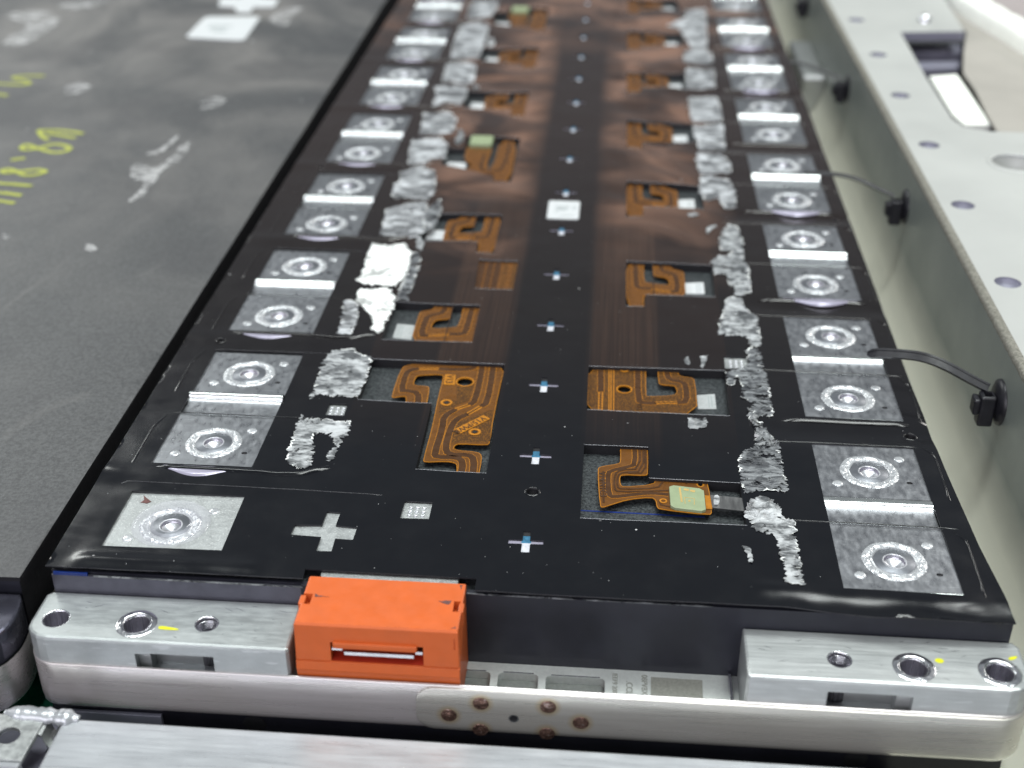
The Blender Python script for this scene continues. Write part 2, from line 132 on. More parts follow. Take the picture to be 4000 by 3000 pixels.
def alu(name, c, rough, dir_=None, var=.1, bump=.12, rnd=False, specks=0., scratch=.3, metal=.9):
    k = NT(name); v = k.vec(*(dir_ or (1, 1, 1)), rnd=rnd)
    f = k.noise(1.2, 6, v, .65); g = k.noise(.12, 4, k.vec(1, 1, 1, rnd=rnd))
    c1 = k.ramp(f, [(.3, tuple(q * (1 - var) for q in c)), (.7, tuple(min(1, q * (1 + var)) for q in c))])
    c1 = k.mix(k.ramp(g, [(.4, 0.), (.7, .45)]), c1, tuple(q * .72 for q in c))
    if rnd:
        oi = k.n('ObjectInfo'); c1 = k.mix(k.math('MULTIPLY', oi.outputs['Random'], .3), c1, tuple(q * .62 for q in c))
    if specks:
        s_ = k.ramp(k.noise(3.2, 3, k.vec(1, 1, 1, rnd=rnd), .8), [(.585, 0.), (.64, specks)]); c1 = k.mix(s_, c1, (.92, .94, .92))
        s2 = k.ramp(k.noise(2.1, 3, k.vec(1, 1.7, 1, rnd=rnd), .8), [(.28, specks * .8), (.40, 0.)]); c1 = k.mix(s2, c1, tuple(q * .45 for q in c))
    if scratch:
        ss = k.ramp(k.noise(1.0, 2, k.vec(.15, 4.2, 1, rnd=rnd, rot=.5), .5), [(.66, 0.), (.70, scratch)]); c1 = k.mix(ss, c1, (.85, .87, .88))
    k.set('Base Color', c1); k.set('Metallic', metal)
    k.set('Roughness', k.ramp(k.noise(.9, 5, v), [(.3, rough - .1), (.7, rough + .1)]))
    k.bump(k.noise(3.0, 5, v), bump)
    return k.m
M['plate'] = alu('aluminium_busbar_sheet', (.40, .415, .44), .34, (1, .5, 1), rnd=True, specks=.16, scratch=.25)
M['ridge'] = alu('busbar_ridge_highlight', (.74, .78, .77), .2, (.4, 1, 1), rnd=True, bump=.05, scratch=0)  # same sheet as plate, coloured brighter for its highlight bars
M['inner'] = simple('pressed_terminal_disc', (.17, .18, .20), .38, .6, .1, .4)
M['cup'] = simple('terminal_cup', (.52, .53, .56), .36, .7, .1, .8)
M['plate_rough'] = alu('sandy_aluminium', (.46, .48, .48), .5, specks=.75, bump=.45, scratch=0)
M['weld'] = alu('fresh_weld_bead', (.62, .64, .66), .30, rnd=True, specks=.3, bump=.35, scratch=0, metal=.5)
M['pin'] = simple('turned_aluminium', (.80, .81, .84), .2, 1, .1, 1.5)
M['block'] = alu('brushed_end_block', (.46, .49, .49), .38, (.35, 1.6, 1), var=.06, specks=.12, scratch=.3, bump=.06, metal=.6)
M['block_cut'] = alu('milled_end_block', (.54, .565, .56), .38, (.12, 2.6, 1), var=.13, specks=.08, scratch=.3, bump=.12, metal=.6)
M['bore'] = alu('bore_wall', (.5, .49, .54), .3, (6, 6, .2), var=.3, scratch=0, bump=.2)
M['shelf'] = alu('cast_shelf', (.76, .79, .77), .45, specks=.2, bump=.2, scratch=0, metal=.4)
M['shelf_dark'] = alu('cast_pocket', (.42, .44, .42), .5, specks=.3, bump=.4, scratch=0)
M['etched'] = simple('laser_etched_patch', (.30, .30, .27), .8, .2, .15, 2.0)
def steel(nm, c_a, c_b):
    k = NT(nm); x, y, z = k.sep()
    f = k.noise(.5, 5, k.vec(.12, 1, 2.5), .6)
    c = k.ramp(f, [(.3, c_a), (.7, c_b)])
    warm = k.ramp(k.noise(.05, 3, k.vec(1, 1, 1)), [(.4, 0.), (.65, .25)]); c = k.mix(warm, c, (.66, .62, .52))
    for sx_, sz_ in ((-10.3, -15.5), (-5.3, -12.7), (-5.4, -18.2), (5.1, -12.6), (5.0, -18.2), (10.2, -15.5)):
        d = k.math('SQRT', k.math('ADD', k.math('POWER', k.math('SUBTRACT', x, sx_), 2.0), k.math('POWER', k.math('SUBTRACT', z, sz_), 2.0)))
        h = k.ramp(k.math('MULTIPLY', d, .25), [(.25, .75), (.55, .0)])
        c = k.mix(h, c, (.52, .36, .13))
    g = k.ramp(k.noise(.9, 6, rough=.8), [(.66, 0.), (.74, .6)]); c = k.mix(g, c, (.22, .19, .18))
    k.set('Base Color', c); k.set('Metallic', .72); k.set('Roughness', k.ramp(k.noise(.4, 5, k.vec(.1, 1, 3)), [(.3, .24), (.7, .36)]))
    k.bump(k.noise(.12, 2, k.vec(.3, 1, 1)), .2, .0006); return k.m
M['steel'] = steel('stainless_band', (.70, .665, .66), (.78, .74, .74)); M['steel2'] = steel('stainless_overlap', (.58, .565, .52), (.66, .645, .60))
M['wall'] = simple('slate_end_plate', (.020, .021, .030), .42, .25, .25, .12, .1, 4)
M['wall_light'] = simple('slate_end_plate_painted_sheen', (.10, .10, .125), .38, .5, .15, .3, .1, 4)  # lit copy of the wall slate; the sheen is in the colour
M['under'] = simple('dark_lower_case', (.010, .010, .016), .4, 0, .2, .1)
M['cell'] = None
def grain(name, a, b, rough, scale=1.6, metal=0., bump=.5, hs=.6, smears=False):
    k = NT(name); f = k.noise(scale, 3, rough=.75)
    c = k.ramp(f, [(.38, a), (.62, b)])
    c = k.mix(k.ramp(k.noise(scale * 1.9, 2, rough=.8), [(.62, 0.), (.74, hs)]), c, tuple(min(1, v * 2.6) for v in b))
    if smears:
        x, y, z = k.sep()
        far = k.math('MULTIPLY', k.math('SUBTRACT', y, 60.0), 1 / 260.0, True)
        d = k.ramp(k.noise(.016, 6, k.vec(1, .7, 1, rot=.6), .62, 1.2), [(.42, 0.), (.68, .8)])
        c = k.mix(k.math('MULTIPLY', d, k.math('ADD', .14, k.math('MULTIPLY', far, .8))), c, (.20, .19, .18))
        d2 = k.ramp(k.noise(.03, 5, k.vec(1.4, .5, 1, rot=-.5), .6, 2), [(.60, 0.), (.72, .35)]); c = k.mix(d2, c, (.16, .155, .15))
        d3 = k.ramp(k.noise(.02, 4, rough=.6), [(.34, .5), (.48, 0.)]); c = k.mix(d3, c, (.038, .038, .042))
        c = dust(k, c, .16, .09, .05)
    k.set('Base Color', c); k.set('Roughness', rough); k.set('Metallic', metal); k.bump(f, bump, .0002); return k.m
M['cell'] = grain('sparkling_cell_top', (.016, .019, .022), (.075, .085, .088), .45, 1.9, .3)
M['cover'] = grain('grey_insulation_sheet', (.040, .041, .043), (.078, .080, .082), .52, 1.3, 0, .45, .35, smears=True)
M['amber'] = simple('amber_polyimide', (.40, .155, .010), .28, 0, .15, .8, .05, spec=.6)
M['amber_mid'] = None
k_ = NT('copper_ground_plane'); ck = k_.n('TexVoronoi'); ck.inputs['Scale'].default_value = 3.2; k_.l(k_.co, ck.inputs['Vector'])
k_.set('Base Color', k_.ramp(ck.outputs['Distance'], [(.20, (.30, .12, .010)), (.40, (.07, .030, .007))])); k_.set('Roughness', .3); M['amber_mid'] = k_.m
M['amber_plain'] = simple('covered_copper', (.135, .052, .008), .3, 0, .15, .6)
M['amber_dark'] = simple('covered_copper_trace', (.062, .026, .008), .3, 0, .2, .5)
M['amber_text'] = simple('printed_dark_text', (.045, .018, .006), .5)
M['amber_line'] = simple('amber_gap', (.44, .17, .013), .3, 0, .15, .8)
M['pad'] = simple('pale_green_stiffener', (.28, .34, .20), .45, 0, .08, .5)
M['padline'] = simple('ochre_tracks', (.50, .36, .13), .4)
M['nickel'] = alu('nickel_tab', (.25, .25, .25), .4, (1, .2, 1), scratch=.2)
M['blue'] = simple('blue_cell_wrap', (.01, .03, .17), .35)
M['skyblue'] = simple('light_blue_wrap', (.04, .16, .27), .35, 0, .35, 1.5)
M['white'] = simple('white_label_paper', (.58, .60, .61), .6, 0, .04, .6)
M['label'] = simple('grey_cell_label', (.40, .42, .42), .55, 0, .12, 1.2)
M['ink'] = simple('grey_print', (.30, .34, .34), .6)
M['tapewhite'] = simple('white_under_tape', (.62, .63, .68), .35, 0, .2, 2)
def paper(name, hi, lo, cover, thr=.5, sc_=.6):
    k = NT(name)
    f = k.noise(sc_, 6, k.vec(.5, 1.5, 1, rnd=True), .7, .8)
    c = k.ramp(f, [(.40, lo), (.62, hi)])
    f2 = k.noise(.20, 2, k.vec(.7, 1.3, 1, rnd=True)); c = k.mix(k.ramp(f2, [(thr, 0.), (thr + .07, cover)]), c, tuple(min(1, q * 1.25) for q in hi))
    f3 = k.noise(.24, 3, k.vec(1, 1, 1, rnd=True)); dark = k.ramp(f3, [(.40, .85), (.48, 0.)]); c = k.mix(dark, c, lo)
    al = k.ramp(k.noise(.42, 6, k.vec(.8, 1.2, 1, rnd=True), .72, .6), [(.44 - .14 * cover, .0), (.50 - .14 * cover, 1.)]); k.set('Alpha', al)
    k.set('Base Color', c); k.set('Roughness', .38); k.set('Specular IOR Level', .9); k.bump(k.noise(.7, 6, rough=.7), .45, .0004)
    return k.m
M['fibre'] = paper('torn_fibre_backing', (.50, .52, .53), (.05, .055, .06), .6, .54)
M['fibre_grey'] = paper('thin_fibre_residue', (.27, .285, .295), (.028, .031, .037), .25, .60)
M['fibre_glint'] = paper('crinkled_silver_residue', (.52, .54, .56), (.07, .073, .078), .7, .52, .35)
M['paper'] = paper('crumpled_white_liner', (.78, .80, .78), (.30, .31, .30), 1.0, .36, .5)
M['orange'] = simple('orange_plastic', (.60, .118, .024), .42, 0, .05, .3, .06, 5, .4, grime=((.50, .11, .03), .5))
M['orange_dark'] = simple('orange_recess_shade', (.42, .03, .012), .5, 0, .1)  # darker copy of the orange, recess shade put into the colour
M['scuff'] = simple('scuff_mark', (.12, .05, .045), .7, 0, .4, 3)
M['black'] = simple('black_nylon', (.012, .012, .016), .42, 0, .3, .8, .15)
M['void'] = simple('carrier_plastic_shade_black', (.006, .006, .008), .6, 0, .3)
M['yellow'] = simple('yellow_paint_mark', (.70, .72, .01), .6, 0, .1, 1)
M['chalk'] = simple('yellow_green_marker', (.36, .39, .075), .75, 0, .3, 1.1)
M['rust'] = None
k_ = NT('burnt_weld_spot'); k_.set('Base Color', k_.ramp(k_.noise(1.3, 4, rough=.8), [(.35, (.05, .03, .025)), (.58, (.22, .13, .10)), (.7, (.5, .44, .42))])); k_.set('Metallic', .7); k_.set('Roughness', .35); k_.bump(k_.noise(1.5, 4), .7, .0003); M['rust'] = k_.m
M['rail'] = simple('painted_rail_wall', (.43, .46, .40), .38, .1, .07, .03, .04, 6, grime=((.22, .24, .22), .5))
k_ = NT('rail_wall_painted_light'); x_, y_, z_ = k_.sep()
g_ = k_.ramp(k_.math('ADD', k_.math('MULTIPLY', z_, -1 / 20.0), k_.math('MULTIPLY', k_.noise(.06, 3), .12)), [(.50, 0.), (.92, 1.)])  # bright strip of light low on the wall, put into the colour
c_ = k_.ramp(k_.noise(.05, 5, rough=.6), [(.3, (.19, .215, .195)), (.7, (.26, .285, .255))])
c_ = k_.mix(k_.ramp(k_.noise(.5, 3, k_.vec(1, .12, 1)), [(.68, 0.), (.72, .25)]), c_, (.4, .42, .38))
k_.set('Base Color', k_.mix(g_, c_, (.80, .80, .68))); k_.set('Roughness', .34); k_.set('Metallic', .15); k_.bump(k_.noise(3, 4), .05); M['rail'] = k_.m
M['light_strip'] = simple('pale_light_strip', (.66, .66, .56), .4, .1, .06, .05)  # unused even tone for the painted strip of light
M['flange'] = simple('pale_rail_top', (.46, .47, .45), .5, .1, .04, .03, .05, 4, grime=((.38, .39, .38), .6))
M['railedge'] = grain('rough_cut_edge', (.15, .145, .12), (.29, .28, .24), .6, 1.6, .3, .5, .15)
M['lilac'] = simple('lilac_grey_metal', (.24, .24, .30), .55, .2, .1, .1)
M['darkslot'] = simple('dark_slot', (.035, .035, .05), .5, .3)
M['tan'] = simple('tan_cover', (.36, .34, .305), .65, 0, .08, .04, .1, 1)
M['foam'] = simple('white_foam_strip', (.93, .95, .88), .8, 0, .03, .3, .5, 1.2)
M['pink'] = simple('pinkish_grey_sheet', (.34, .30, .295), .7, 0, .06, .05)
M['beam'] = alu('extruded_aluminium_beam', (.52, .54, .56), .34, (.1, 1.2, 1), var=.07, specks=.06, scratch=.1, bump=.04, metal=.45)
M['bracket'] = alu('bracket_sheet', (.55, .57, .56), .42, specks=.1, scratch=.2)
M['green'] = simple('green_insulating_sheet', (.0, .075, .04), .35, 0, .2, .1)
M['base'] = simple('dark_tray_floor', (.03, .032, .036), .6, .2, .2, .05)
M['darkmetal'] = simple('dark_coated_end_cap', (.10, .10, .13), .25, .8, .25, .15, grime=((.3, .3, .33), .5))
k_ = NT('clear_film'); k_.set('Base Color', (.8, .8, .9)); k_.set('Roughness', .06); k_.set('Alpha', .16); k_.set('Specular IOR Level', 1.0); M['clear'] = k_.m
k_ = NT('lilac_clear_film'); k_.set('Base Color', (.42, .40, .50)); k_.set('Roughness', .28); k_.set('Metallic', .3); M['lip'] = k_.m
# ---------------------------------------------------------------- mesh helpers (mm in, metres out)
used = {}
def link(name, me, parent=None, kind=None, label=None, cat=None, group=None):
    o = bpy.data.objects.new(name, me); COL.objects.link(o)
    if parent is not None: o.parent = parent
    if kind: o['kind'] = kind
    if label: o['label'] = label
    if cat: o['category'] = cat
    if group: o['group'] = group
    return o
def mesh(name, V, F, mats, mi=None, smooth=False):
    me = bpy.data.meshes.new(name); me.from_pydata([(x * MM, y * MM, z * MM) for x, y, z in V], [], F)
    for m in (mats if isinstance(mats, (list, tuple)) else [mats]): me.materials.append(M[m])
    if mi: me.polygons.foreach_set('material_index', mi)
    if smooth: me.polygons.foreach_set('use_smooth', [True] * len(me.polygons))
    me.update(); return me
def thing(name, loc, label, cat, group=None):
    o = link(name, None, None, None, label, cat, group); o.location = Vector(loc) * MM; o.empty_display_size = .01
    return o
def pin(poly):
    P = np.array(poly)
    def f(X, Y):
        r = np.zeros(len(X), bool)
        for i in range(len(P)):
            (x1, y1), (x2, y2) = P[i], P[i - 1]
            if y1 == y2: continue
            c = ((y1 > Y) != (y2 > Y)) & (X < (x2 - x1) * (Y - y1) / (y2 - y1) + x1); r ^= c
        return r
    return f
def resample(poly, d, closed=True):
    out = []; n = len(poly)
    for i in range(n if closed else n - 1):
        a, b = poly[i], poly[(i + 1) % n]; L = math.dist(a, b); k = max(1, int(L / d))
        for j in range(k): out.append((a[0] + (b[0] - a[0]) * j / k, a[1] + (b[1] - a[1]) * j / k))
    if not closed: out.append(tuple(poly[-1]))
    return out
def circle(cx, cy, r, n=28, ry=None): return [(cx + r * math.cos(2 * math.pi * i / n), cy + (ry or r) * math.sin(2 * math.pi * i / n)) for i in range(n)]
def rrect(x0, y0, x1, y1, r, n=5):
    o = []
    for cx, cy, a in ((x1 - r, y1 - r, 0), (x0 + r, y1 - r, 90), (x0 + r, y0 + r, 180), (x1 - r, y0 + r, 270)):
        for i in range(n + 1):
            t = math.radians(a + 90 * i / n); o.append((cx + r * math.cos(t), cy + r * math.sin(t)))
    return o
def smoothpoly(poly, it=2, closed=True):
    for _ in range(it):
        o = []; n = len(poly)
        rng = range(n) if closed else range(n - 1)
        if not closed: o.append(tuple(poly[0]))
        for i in rng:
            a, b = poly[i], poly[(i + 1) % n]
            o += [(a[0] * .75 + b[0] * .25, a[1] * .75 + b[1] * .25), (a[0] * .25 + b[0] * .75, a[1] * .25 + b[1] * .75)]
        if not closed: o.append(tuple(poly[-1]))
        poly = o
    return poly
def sheet(name, outline, mats, z=0, thick=.2, holes=(), grid=None, zf=None, smooth=False, extra=None, jitter=0):
    """flat or waved sheet with true holes; side walls take the 2nd material"""
    loops = [list(map(tuple, outline))] + [list(map(tuple, h)) for h in holes]
    pts, edges = [], []
    for lp in loops:
        b = len(pts); pts += lp; edges += [(b + i, b + (i + 1) % len(lp)) for i in range(len(lp))]
    if grid:
        A = np.array(loops[0]); xs = np.arange(A[:, 0].min() + grid * .5, A[:, 0].max(), grid); ys = np.arange(A[:, 1].min() + grid * .5, A[:, 1].max(), grid)
        X, Y = [q.ravel() for q in np.meshgrid(xs, ys)]
        if extra is not None: X, Y = extra(X, Y)
        if jitter: X = X + np.random.uniform(-1, 1, len(X)) * grid * jitter; Y = Y + np.random.uniform(-1, 1, len(Y)) * grid * jitter
        ok = pin(loops[0])(X, Y)
        for h in loops[1:]: ok &= ~pin(h)(X, Y)
        pts += list(zip(X[ok].tolist(), Y[ok].tolist()))
    vc, ve, vf, ov, oe, of = delaunay_2d_cdt([Vector(p) for p in pts], edges, [], 0, 1e-4, False)
    P = np.array([(v.x, v.y) for v in vc]); F = [tuple(f) for f in vf if len(f) >= 3]
    Cn = np.array([P[list(f)].mean(0) for f in F]); ok = pin(loops[0])(Cn[:, 0], Cn[:, 1])
    for h in loops[1:]:
        H = np.array(h); m = (Cn[:, 0] > H[:, 0].min()) & (Cn[:, 0] < H[:, 0].max()) & (Cn[:, 1] > H[:, 1].min()) & (Cn[:, 1] < H[:, 1].max())
        idx = np.where(m)[0]
        if len(idx): ok[idx] &= ~pin(h)(Cn[idx, 0], Cn[idx, 1])
    F = [f for f, q in zip(F, ok) if q]
    F = [f if sum((P[f[i]][0] * P[f[(i + 1) % len(f)]][1] - P[f[(i + 1) % len(f)]][0] * P[f[i]][1]) for i in range(len(f))) > 0 else tuple(reversed(f)) for f in F]
    V = [(x, y, z + (zf(x, y) if zf else 0)) for x, y in P]
    ed = {}
    for f in F:
        for i in range(len(f)):
            e = (f[i], f[(i + 1) % len(f)]); ed[e] = 1
    bd = [e for e in ed if (e[1], e[0]) not in ed]
    mi = [0] * len(F); n0 = len(V)
    if thick:
        m = {}
        for a, b in bd:
            for q in (a, b):
                if q not in m: m[q] = len(V); V.append(V[q]); V.append((V[q][0], V[q][1], V[q][2] - thick))
        for a, b in bd: F.append((m[b], m[a], m[a] + 1, m[b] + 1)); mi.append(1 if isinstance(mats, (list, tuple)) and len(mats) > 1 else 0)
    me = mesh(name, V, F, mats, mi)
    if smooth: me.polygons.foreach_set('use_smooth', [i < len(mi) and i < len(me.polygons) and len(me.polygons[i].vertices) == 3 for i in range(len(me.polygons))])
    return me
def ribbon(name, paths, mat, z, width, thick=.05, parent=None, **kw):
    V, F = [], []
    for path in paths:
        p = [Vector(q) for q in path]; n = len(p); b = len(V)
        for i in range(n):
            d1 = (p[i] - p[i - 1]).normalized() if i else (p[1] - p[0]).normalized(); d2 = (p[i + 1] - p[i]).normalized() if i < n - 1 else d1
            t = (d1 + d2); t = t.normalized() if t.length > 1e-6 else d1
            s = Vector((-t.y, t.x)) * (width / 2) / max(.5, t.dot(d1))
            for q, dz in ((p[i] + s, 0), (p[i] - s, 0), (p[i] + s, -thick), (p[i] - s, -thick)): V.append((q.x, q.y, z + dz))
        for i in range(n - 1):
            a = b + i * 4; c = a + 4
            F += [(a, a + 1, c + 1, c), (a + 2, a, c, c + 2), (a + 1, a + 3, c + 3, c + 1)]
        F += [(b, b + 2, b + 3, b + 1), (b + 4 * n - 4, b + 4 * n - 3, b + 4 * n - 1, b + 4 * n - 2)]
    return link(name, mesh(name, V, F, mat), parent, **kw)
def lathe(name, prof, mats, n=28, c=(0, 0, 0), mi=None, noise_=0, smooth=True, sx=1, sy=1):
    V, F, K = [], [], []
    for r, z in prof:
        for i in range(n):
            t = 2 * math.pi * i / n; rr = r; zz = z
            if noise_ and r > 0:
                q = noise.noise(Vector((math.cos(t) * r * 1.7, math.sin(t) * r * 1.7, z + 3))) * noise_; zz += q
            V.append((c[0] + rr * sx * math.cos(t), c[1] + rr * sy * math.sin(t), c[2] + zz))
    for j in range(len(prof) - 1):
        for i in range(n):
            a = j * n + i; b = j * n + (i + 1) % n; F.append((a, b, b + n, a + n)); K.append(mi[j] if mi else 0)
    return mesh(name, V, F, mats, K, smooth)
def box(x0, y0, z0, x1, y1, z1, bev=0, seg=2):
    bm = bmesh.new(); r = bmesh.ops.create_cube(bm, size=1)
    for v in bm.verts: v.co = Vector(((x0 + x1) / 2 + v.co.x * (x1 - x0), (y0 + y1) / 2 + v.co.y * (y1 - y0), (z0 + z1) / 2 + v.co.z * (z1 - z0)))
    if bev: bmesh.ops.bevel(bm, geom=list(bm.edges), offset=bev, segments=seg, affect='EDGES', profile=.5)
    return bm
def prism(outline, z0, z1, bev=0):
    bm = bmesh.new(); n = len(outline); A = sum(outline[i][0] * outline[(i + 1) % n][1] - outline[(i + 1) % n][0] * outline[i][1] for i in range(n))
    if A < 0: outline = outline[::-1]
    a = [bm.verts.new((x, y, z0)) for x, y in outline]
    lo = [bm.verts.new((x, y, z1 - bev)) for x, y in outline]
    bm.faces.new(a[::-1]); rings = [a, lo]
    if bev:
        P = [Vector(p) for p in outline]
        for st in (1, 2):
            rr = []
            f = bev * (1 - math.cos(math.pi / 4 * st)); zz = z1 - bev + bev * math.sin(math.pi / 4 * st)
            for i in range(n):
                d = ((P[i] - P[i - 1]).normalized() + (P[(i + 1) % n] - P[i]).normalized()); d = d.normalized(); nn = Vector((-d.y, d.x)); q = P[i] + nn * f
                rr.append(bm.verts.new((q.x, q.y, zz)))
            rings.append(rr)
    for r0, r1 in zip(rings, rings[1:]):
        for i in range(n): bm.faces.new((r0[i], r0[(i + 1) % n], r1[(i + 1) % n], r1[i]))
    bm.faces.new(rings[-1]); return bm
def bm_mesh(name, bm, mats):
    bmesh.ops.scale(bm, vec=(MM,) * 3, verts=bm.verts); bmesh.ops.recalc_face_normals(bm, faces=bm.faces)
    me = bpy.data.meshes.new(name); bm.to_mesh(me); bm.free()
    for m in (mats if isinstance(mats, (list, tuple)) else [mats]): me.materials.append(M[m])
    return me
def cut(me, cutters):
    """boolean difference, evaluated at once (scaled up so that the solver is exact)"""
    o = bpy.data.objects.new('work_body', me); COL.objects.link(o); tmp = []
    for bm in cutters:
        c = bpy.data.objects.new('work_cutter', bm_mesh('c', bm, 'block')); COL.objects.link(c); tmp.append(c)
        md = o.modifiers.new('b', 'BOOLEAN'); md.object = c; md.solver = 'EXACT'; md.operation = 'DIFFERENCE'
    bpy.context.view_layer.update(); dg = bpy.context.evaluated_depsgraph_get()
    out = bpy.data.meshes.new_from_object(o.evaluated_get(dg)); mats = [m for m in me.materials]
    bpy.data.objects.remove(o)
    for c in tmp: bpy.data.objects.remove(c)
    out.materials.clear()
    for m in mats: out.materials.append(m)
    out.polygons.foreach_set('material_index', [0] * len(out.polygons)); return out
def cyl(cx, cy, r, z0, z1, n=40): return prism(circle(cx, cy, r, n), z0, z1)
def text(name, s, mat, loc, size, rotz, parent, ext=.02, tilt=None, **kw):
    cu = bpy.data.curves.new('t', 'FONT'); cu.body = s; cu.size = size * MM; cu.extrude = ext * MM; cu.align_x = 'LEFT'; cu.align_y = 'CENTER'
    o = bpy.data.objects.new('t', cu); COL.objects.link(o); o.matrix_world = Matrix.Identity(4)
    bpy.context.view_layer.update(); dg = bpy.context.evaluated_depsgraph_get(); me = bpy.data.meshes.new_from_object(o.evaluated_get(dg)); bpy.data.objects.remove(o)
    me.transform(Matrix.Translation(Vector(loc) * MM) @ (tilt or Matrix.Identity(4)) @ Matrix.Rotation(rotz, 4, 'Z')); me.materials.clear(); me.materials.append(M[mat])
    return link(name, me, parent, **kw)

# ================================================================ SETTING
def structure(name, me, **kw): return link(name, me, None, 'structure', **kw)
structure('tray_floor', sheet('tray_floor', [(-400, -300), (500, -300), (500, 900), (-400, 900)], 'base', -60, 2))
structure('green_sheet', sheet('green_sheet', [(-120, -31), (-62, -31), (-62, 300), (-120, 300)], 'green', -27, 1))
# front beam with its welded bracket
beam = thing('frame_beam', (10, -45, -60), 'wide bare aluminium cross beam along the bottom edge of the picture', 'metal beam')
bo = prism([(-70.1, -90), (120, -90), (120, -30.2), (-70.1, -29.5)], -58, -16, .8)
link('beam_body', bm_mesh('beam_body', bo, 'beam'), beam).location = (-.010, .045, .060)
def child(parent, o):
    """keep world-baked coordinates under an Empty that stands elsewhere"""
    o.parent = parent; o.location = -parent.location; return o
def add(parent, name, me, **kw): 
    o = link(name, me, None, **kw); return child(parent, o)
def sub(part, name, me, **kw): return link(name, me, part, **kw)
# bracket
br = thing('welded_bracket', (-78, -36, -16), 'grey sheet bracket with a round hole, welded to the left end of the beam', 'bracket')
me = bm_mesh('bracket_plate', prism([(-110, -39), (-72.9, -39), (-72.7, -29.8), (-110, -29.3)], -16.5, -15.8, .25), 'bracket')
me = cut(me, [cyl(-76.9, -34.2, 1.75, -18, -14)])
add(br, 'bracket_plate', me)
add(br, 'lower_plate', sheet('lower_plate', [(-112, -60), (-69.5, -60), (-69.5, -30.5), (-74, -30.5), (-74, -24), (-112, -24)], 'lilac', -23, .5))
add(br, 'front_lip', bm_mesh('front_lip', prism([(-110, -40.2), (-73.1, -40.2), (-73.0, -39.05), (-110, -39.05)], -24, -16.0, .4), 'beam'))
prof = [(-72.9, -16.1), (-72.3, -16.4), (-71.9, -18.2), (-71.4, -18.9), (-70.9, -18.3), (-70.4, -16.6), (-70.1, -16.2)]
V, F = [], []
for yy in (-29.8, -33.2):
    for dz in (0, -.55):
        for x, z_ in prof: V.append((x, yy, z_ + dz))
n = len(prof)
for i in range(n - 1):
    F += [(i, i + 1, 2 * n + i + 1, 2 * n + i), (n + i + 1, n + i, 3 * n + i, 3 * n + i + 1), (2 * n + i, 2 * n + i + 1, 3 * n + i + 1, 3 * n + i), (i + 1, i, n + i, n + i + 1)]
add(br, 'folded_joint', mesh('folded_joint', V, F, 'bracket', smooth=False))
V, F = [], []; N = 46; K = 12
for i in range(N):
    t = i / (N - 1); x = -79.6 + 12.2 * t; yc = -29.3 - .5 * t; rr = 1.25 * min(1, 4 * t + .3, 5 * (1 - t) + .4) * (1 + .12 * math.sin(i * .55) * t + .2 * noise.noise(Vector((x * .9, 0, 0))))
    for j in range(K):
        a = 2 * math.pi * j / K; V.append((x, yc + rr * 1.15 * math.cos(a), -15.9 + rr * .85 * math.sin(a) + .25 * noise.noise(Vector((x * 1.4, j, 2)))))
for i in range(N - 1):
    for j in range(K): a = i * K + j; b = i * K + (j + 1) % K; F.append((a, b, b + K, a + K))
F += [tuple(range(K)), tuple(range((N - 1) * K, N * K))]
add(br, 'weld_bead', mesh('weld_bead', V, F, 'beam', smooth=True), label='thick lumpy silver weld bead')
# ================================================================ RIGHT-HAND RAIL
rail = thing('frame_rail', (100, 150, -50), 'pale painted side rail with a row of round holes, right of the module', 'metal rail')
e = [(88.3, 520), (88.4, 330), (88.7, 200), (89.0, 90), (89.0, 40), (89.1, 0), (89.2, -90)]
def rail_prof(x):
    p = [(x, 10.6)]; p += [(x - .1, 4), (x - .2, -3), (x - .3, -8)]
    for i in range(1, 9):
        t = math.radians(90 * i / 8); p.append((x - .3 - 12 * (1 - math.cos(t)), -8 - 17 * math.sin(t)))
    p.append((x - 30, -25.2)); return p
V, F = [], []
for x, y in e:
    xx = min(max(x, 88.0), 89.2) - .1
    for a, z_ in rail_prof(xx): V.append((a, y, z_))
n = len(rail_prof(0))
for i in range(len(e) - 1):
    for j in range(n - 1): a = i * n + j; F.append((a, a + 1, a + n + 1, a + n))
ns_ = 99
F1 = [f for i_, f in enumerate(F) if (i_ % (n - 1)) < ns_ + 2]; F2 = [f for i_, f in enumerate(F) if (i_ % (n - 1)) >= ns_ + 2]
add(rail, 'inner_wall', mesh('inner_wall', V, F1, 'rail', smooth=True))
# rough cut edge strip
V, F = [], []; ee = resample(e, 1.2, False)
for x, y in ee:
    q = .16 * noise.noise(Vector((x, y * .8, 0))); q2 = .14 * noise.noise(Vector((x + 9, y * 1.1, 0)))
    xx = min(max(x, 88.0), 89.6)
    V += [(xx - .1 + q, y, 10.5), (xx - .15 + q, y, 11.6 + q2), (xx + .5 + q2, y, 12.25 + q), (xx + 1.6, y, 12.02)]
for i in range(len(ee) - 1):
    for j in range(3): a = i * 4 + j; F.append((a, a + 1, a + 5, a + 4))
add(rail, 'cut_edge', mesh('cut_edge', V, F, 'railedge', smooth=True), label='rough speckled grey brown edge of the rail')
out = [(min(max(x, 88.0), 89.6) + 1.5, y) for x, y in e][::-1] + [(190, 520), (190, 480), (134, 480)] + smoothpoly(T['rout'][0:2], 0) + [tuple(p) for p in T['rout'][2:]] + [(190, 178), (190, -90)]
holes = [circle(x, y, 2.75, 26) for x, y in T['rholes']] + [circle(95.9, 40.5, 2.75, 26), circle(115.9, 155.0, 6.2, 36)]
add(rail, 'top_flange', sheet('top_flange', out, ['flange', 'lilac'], 12, 3.0, holes))
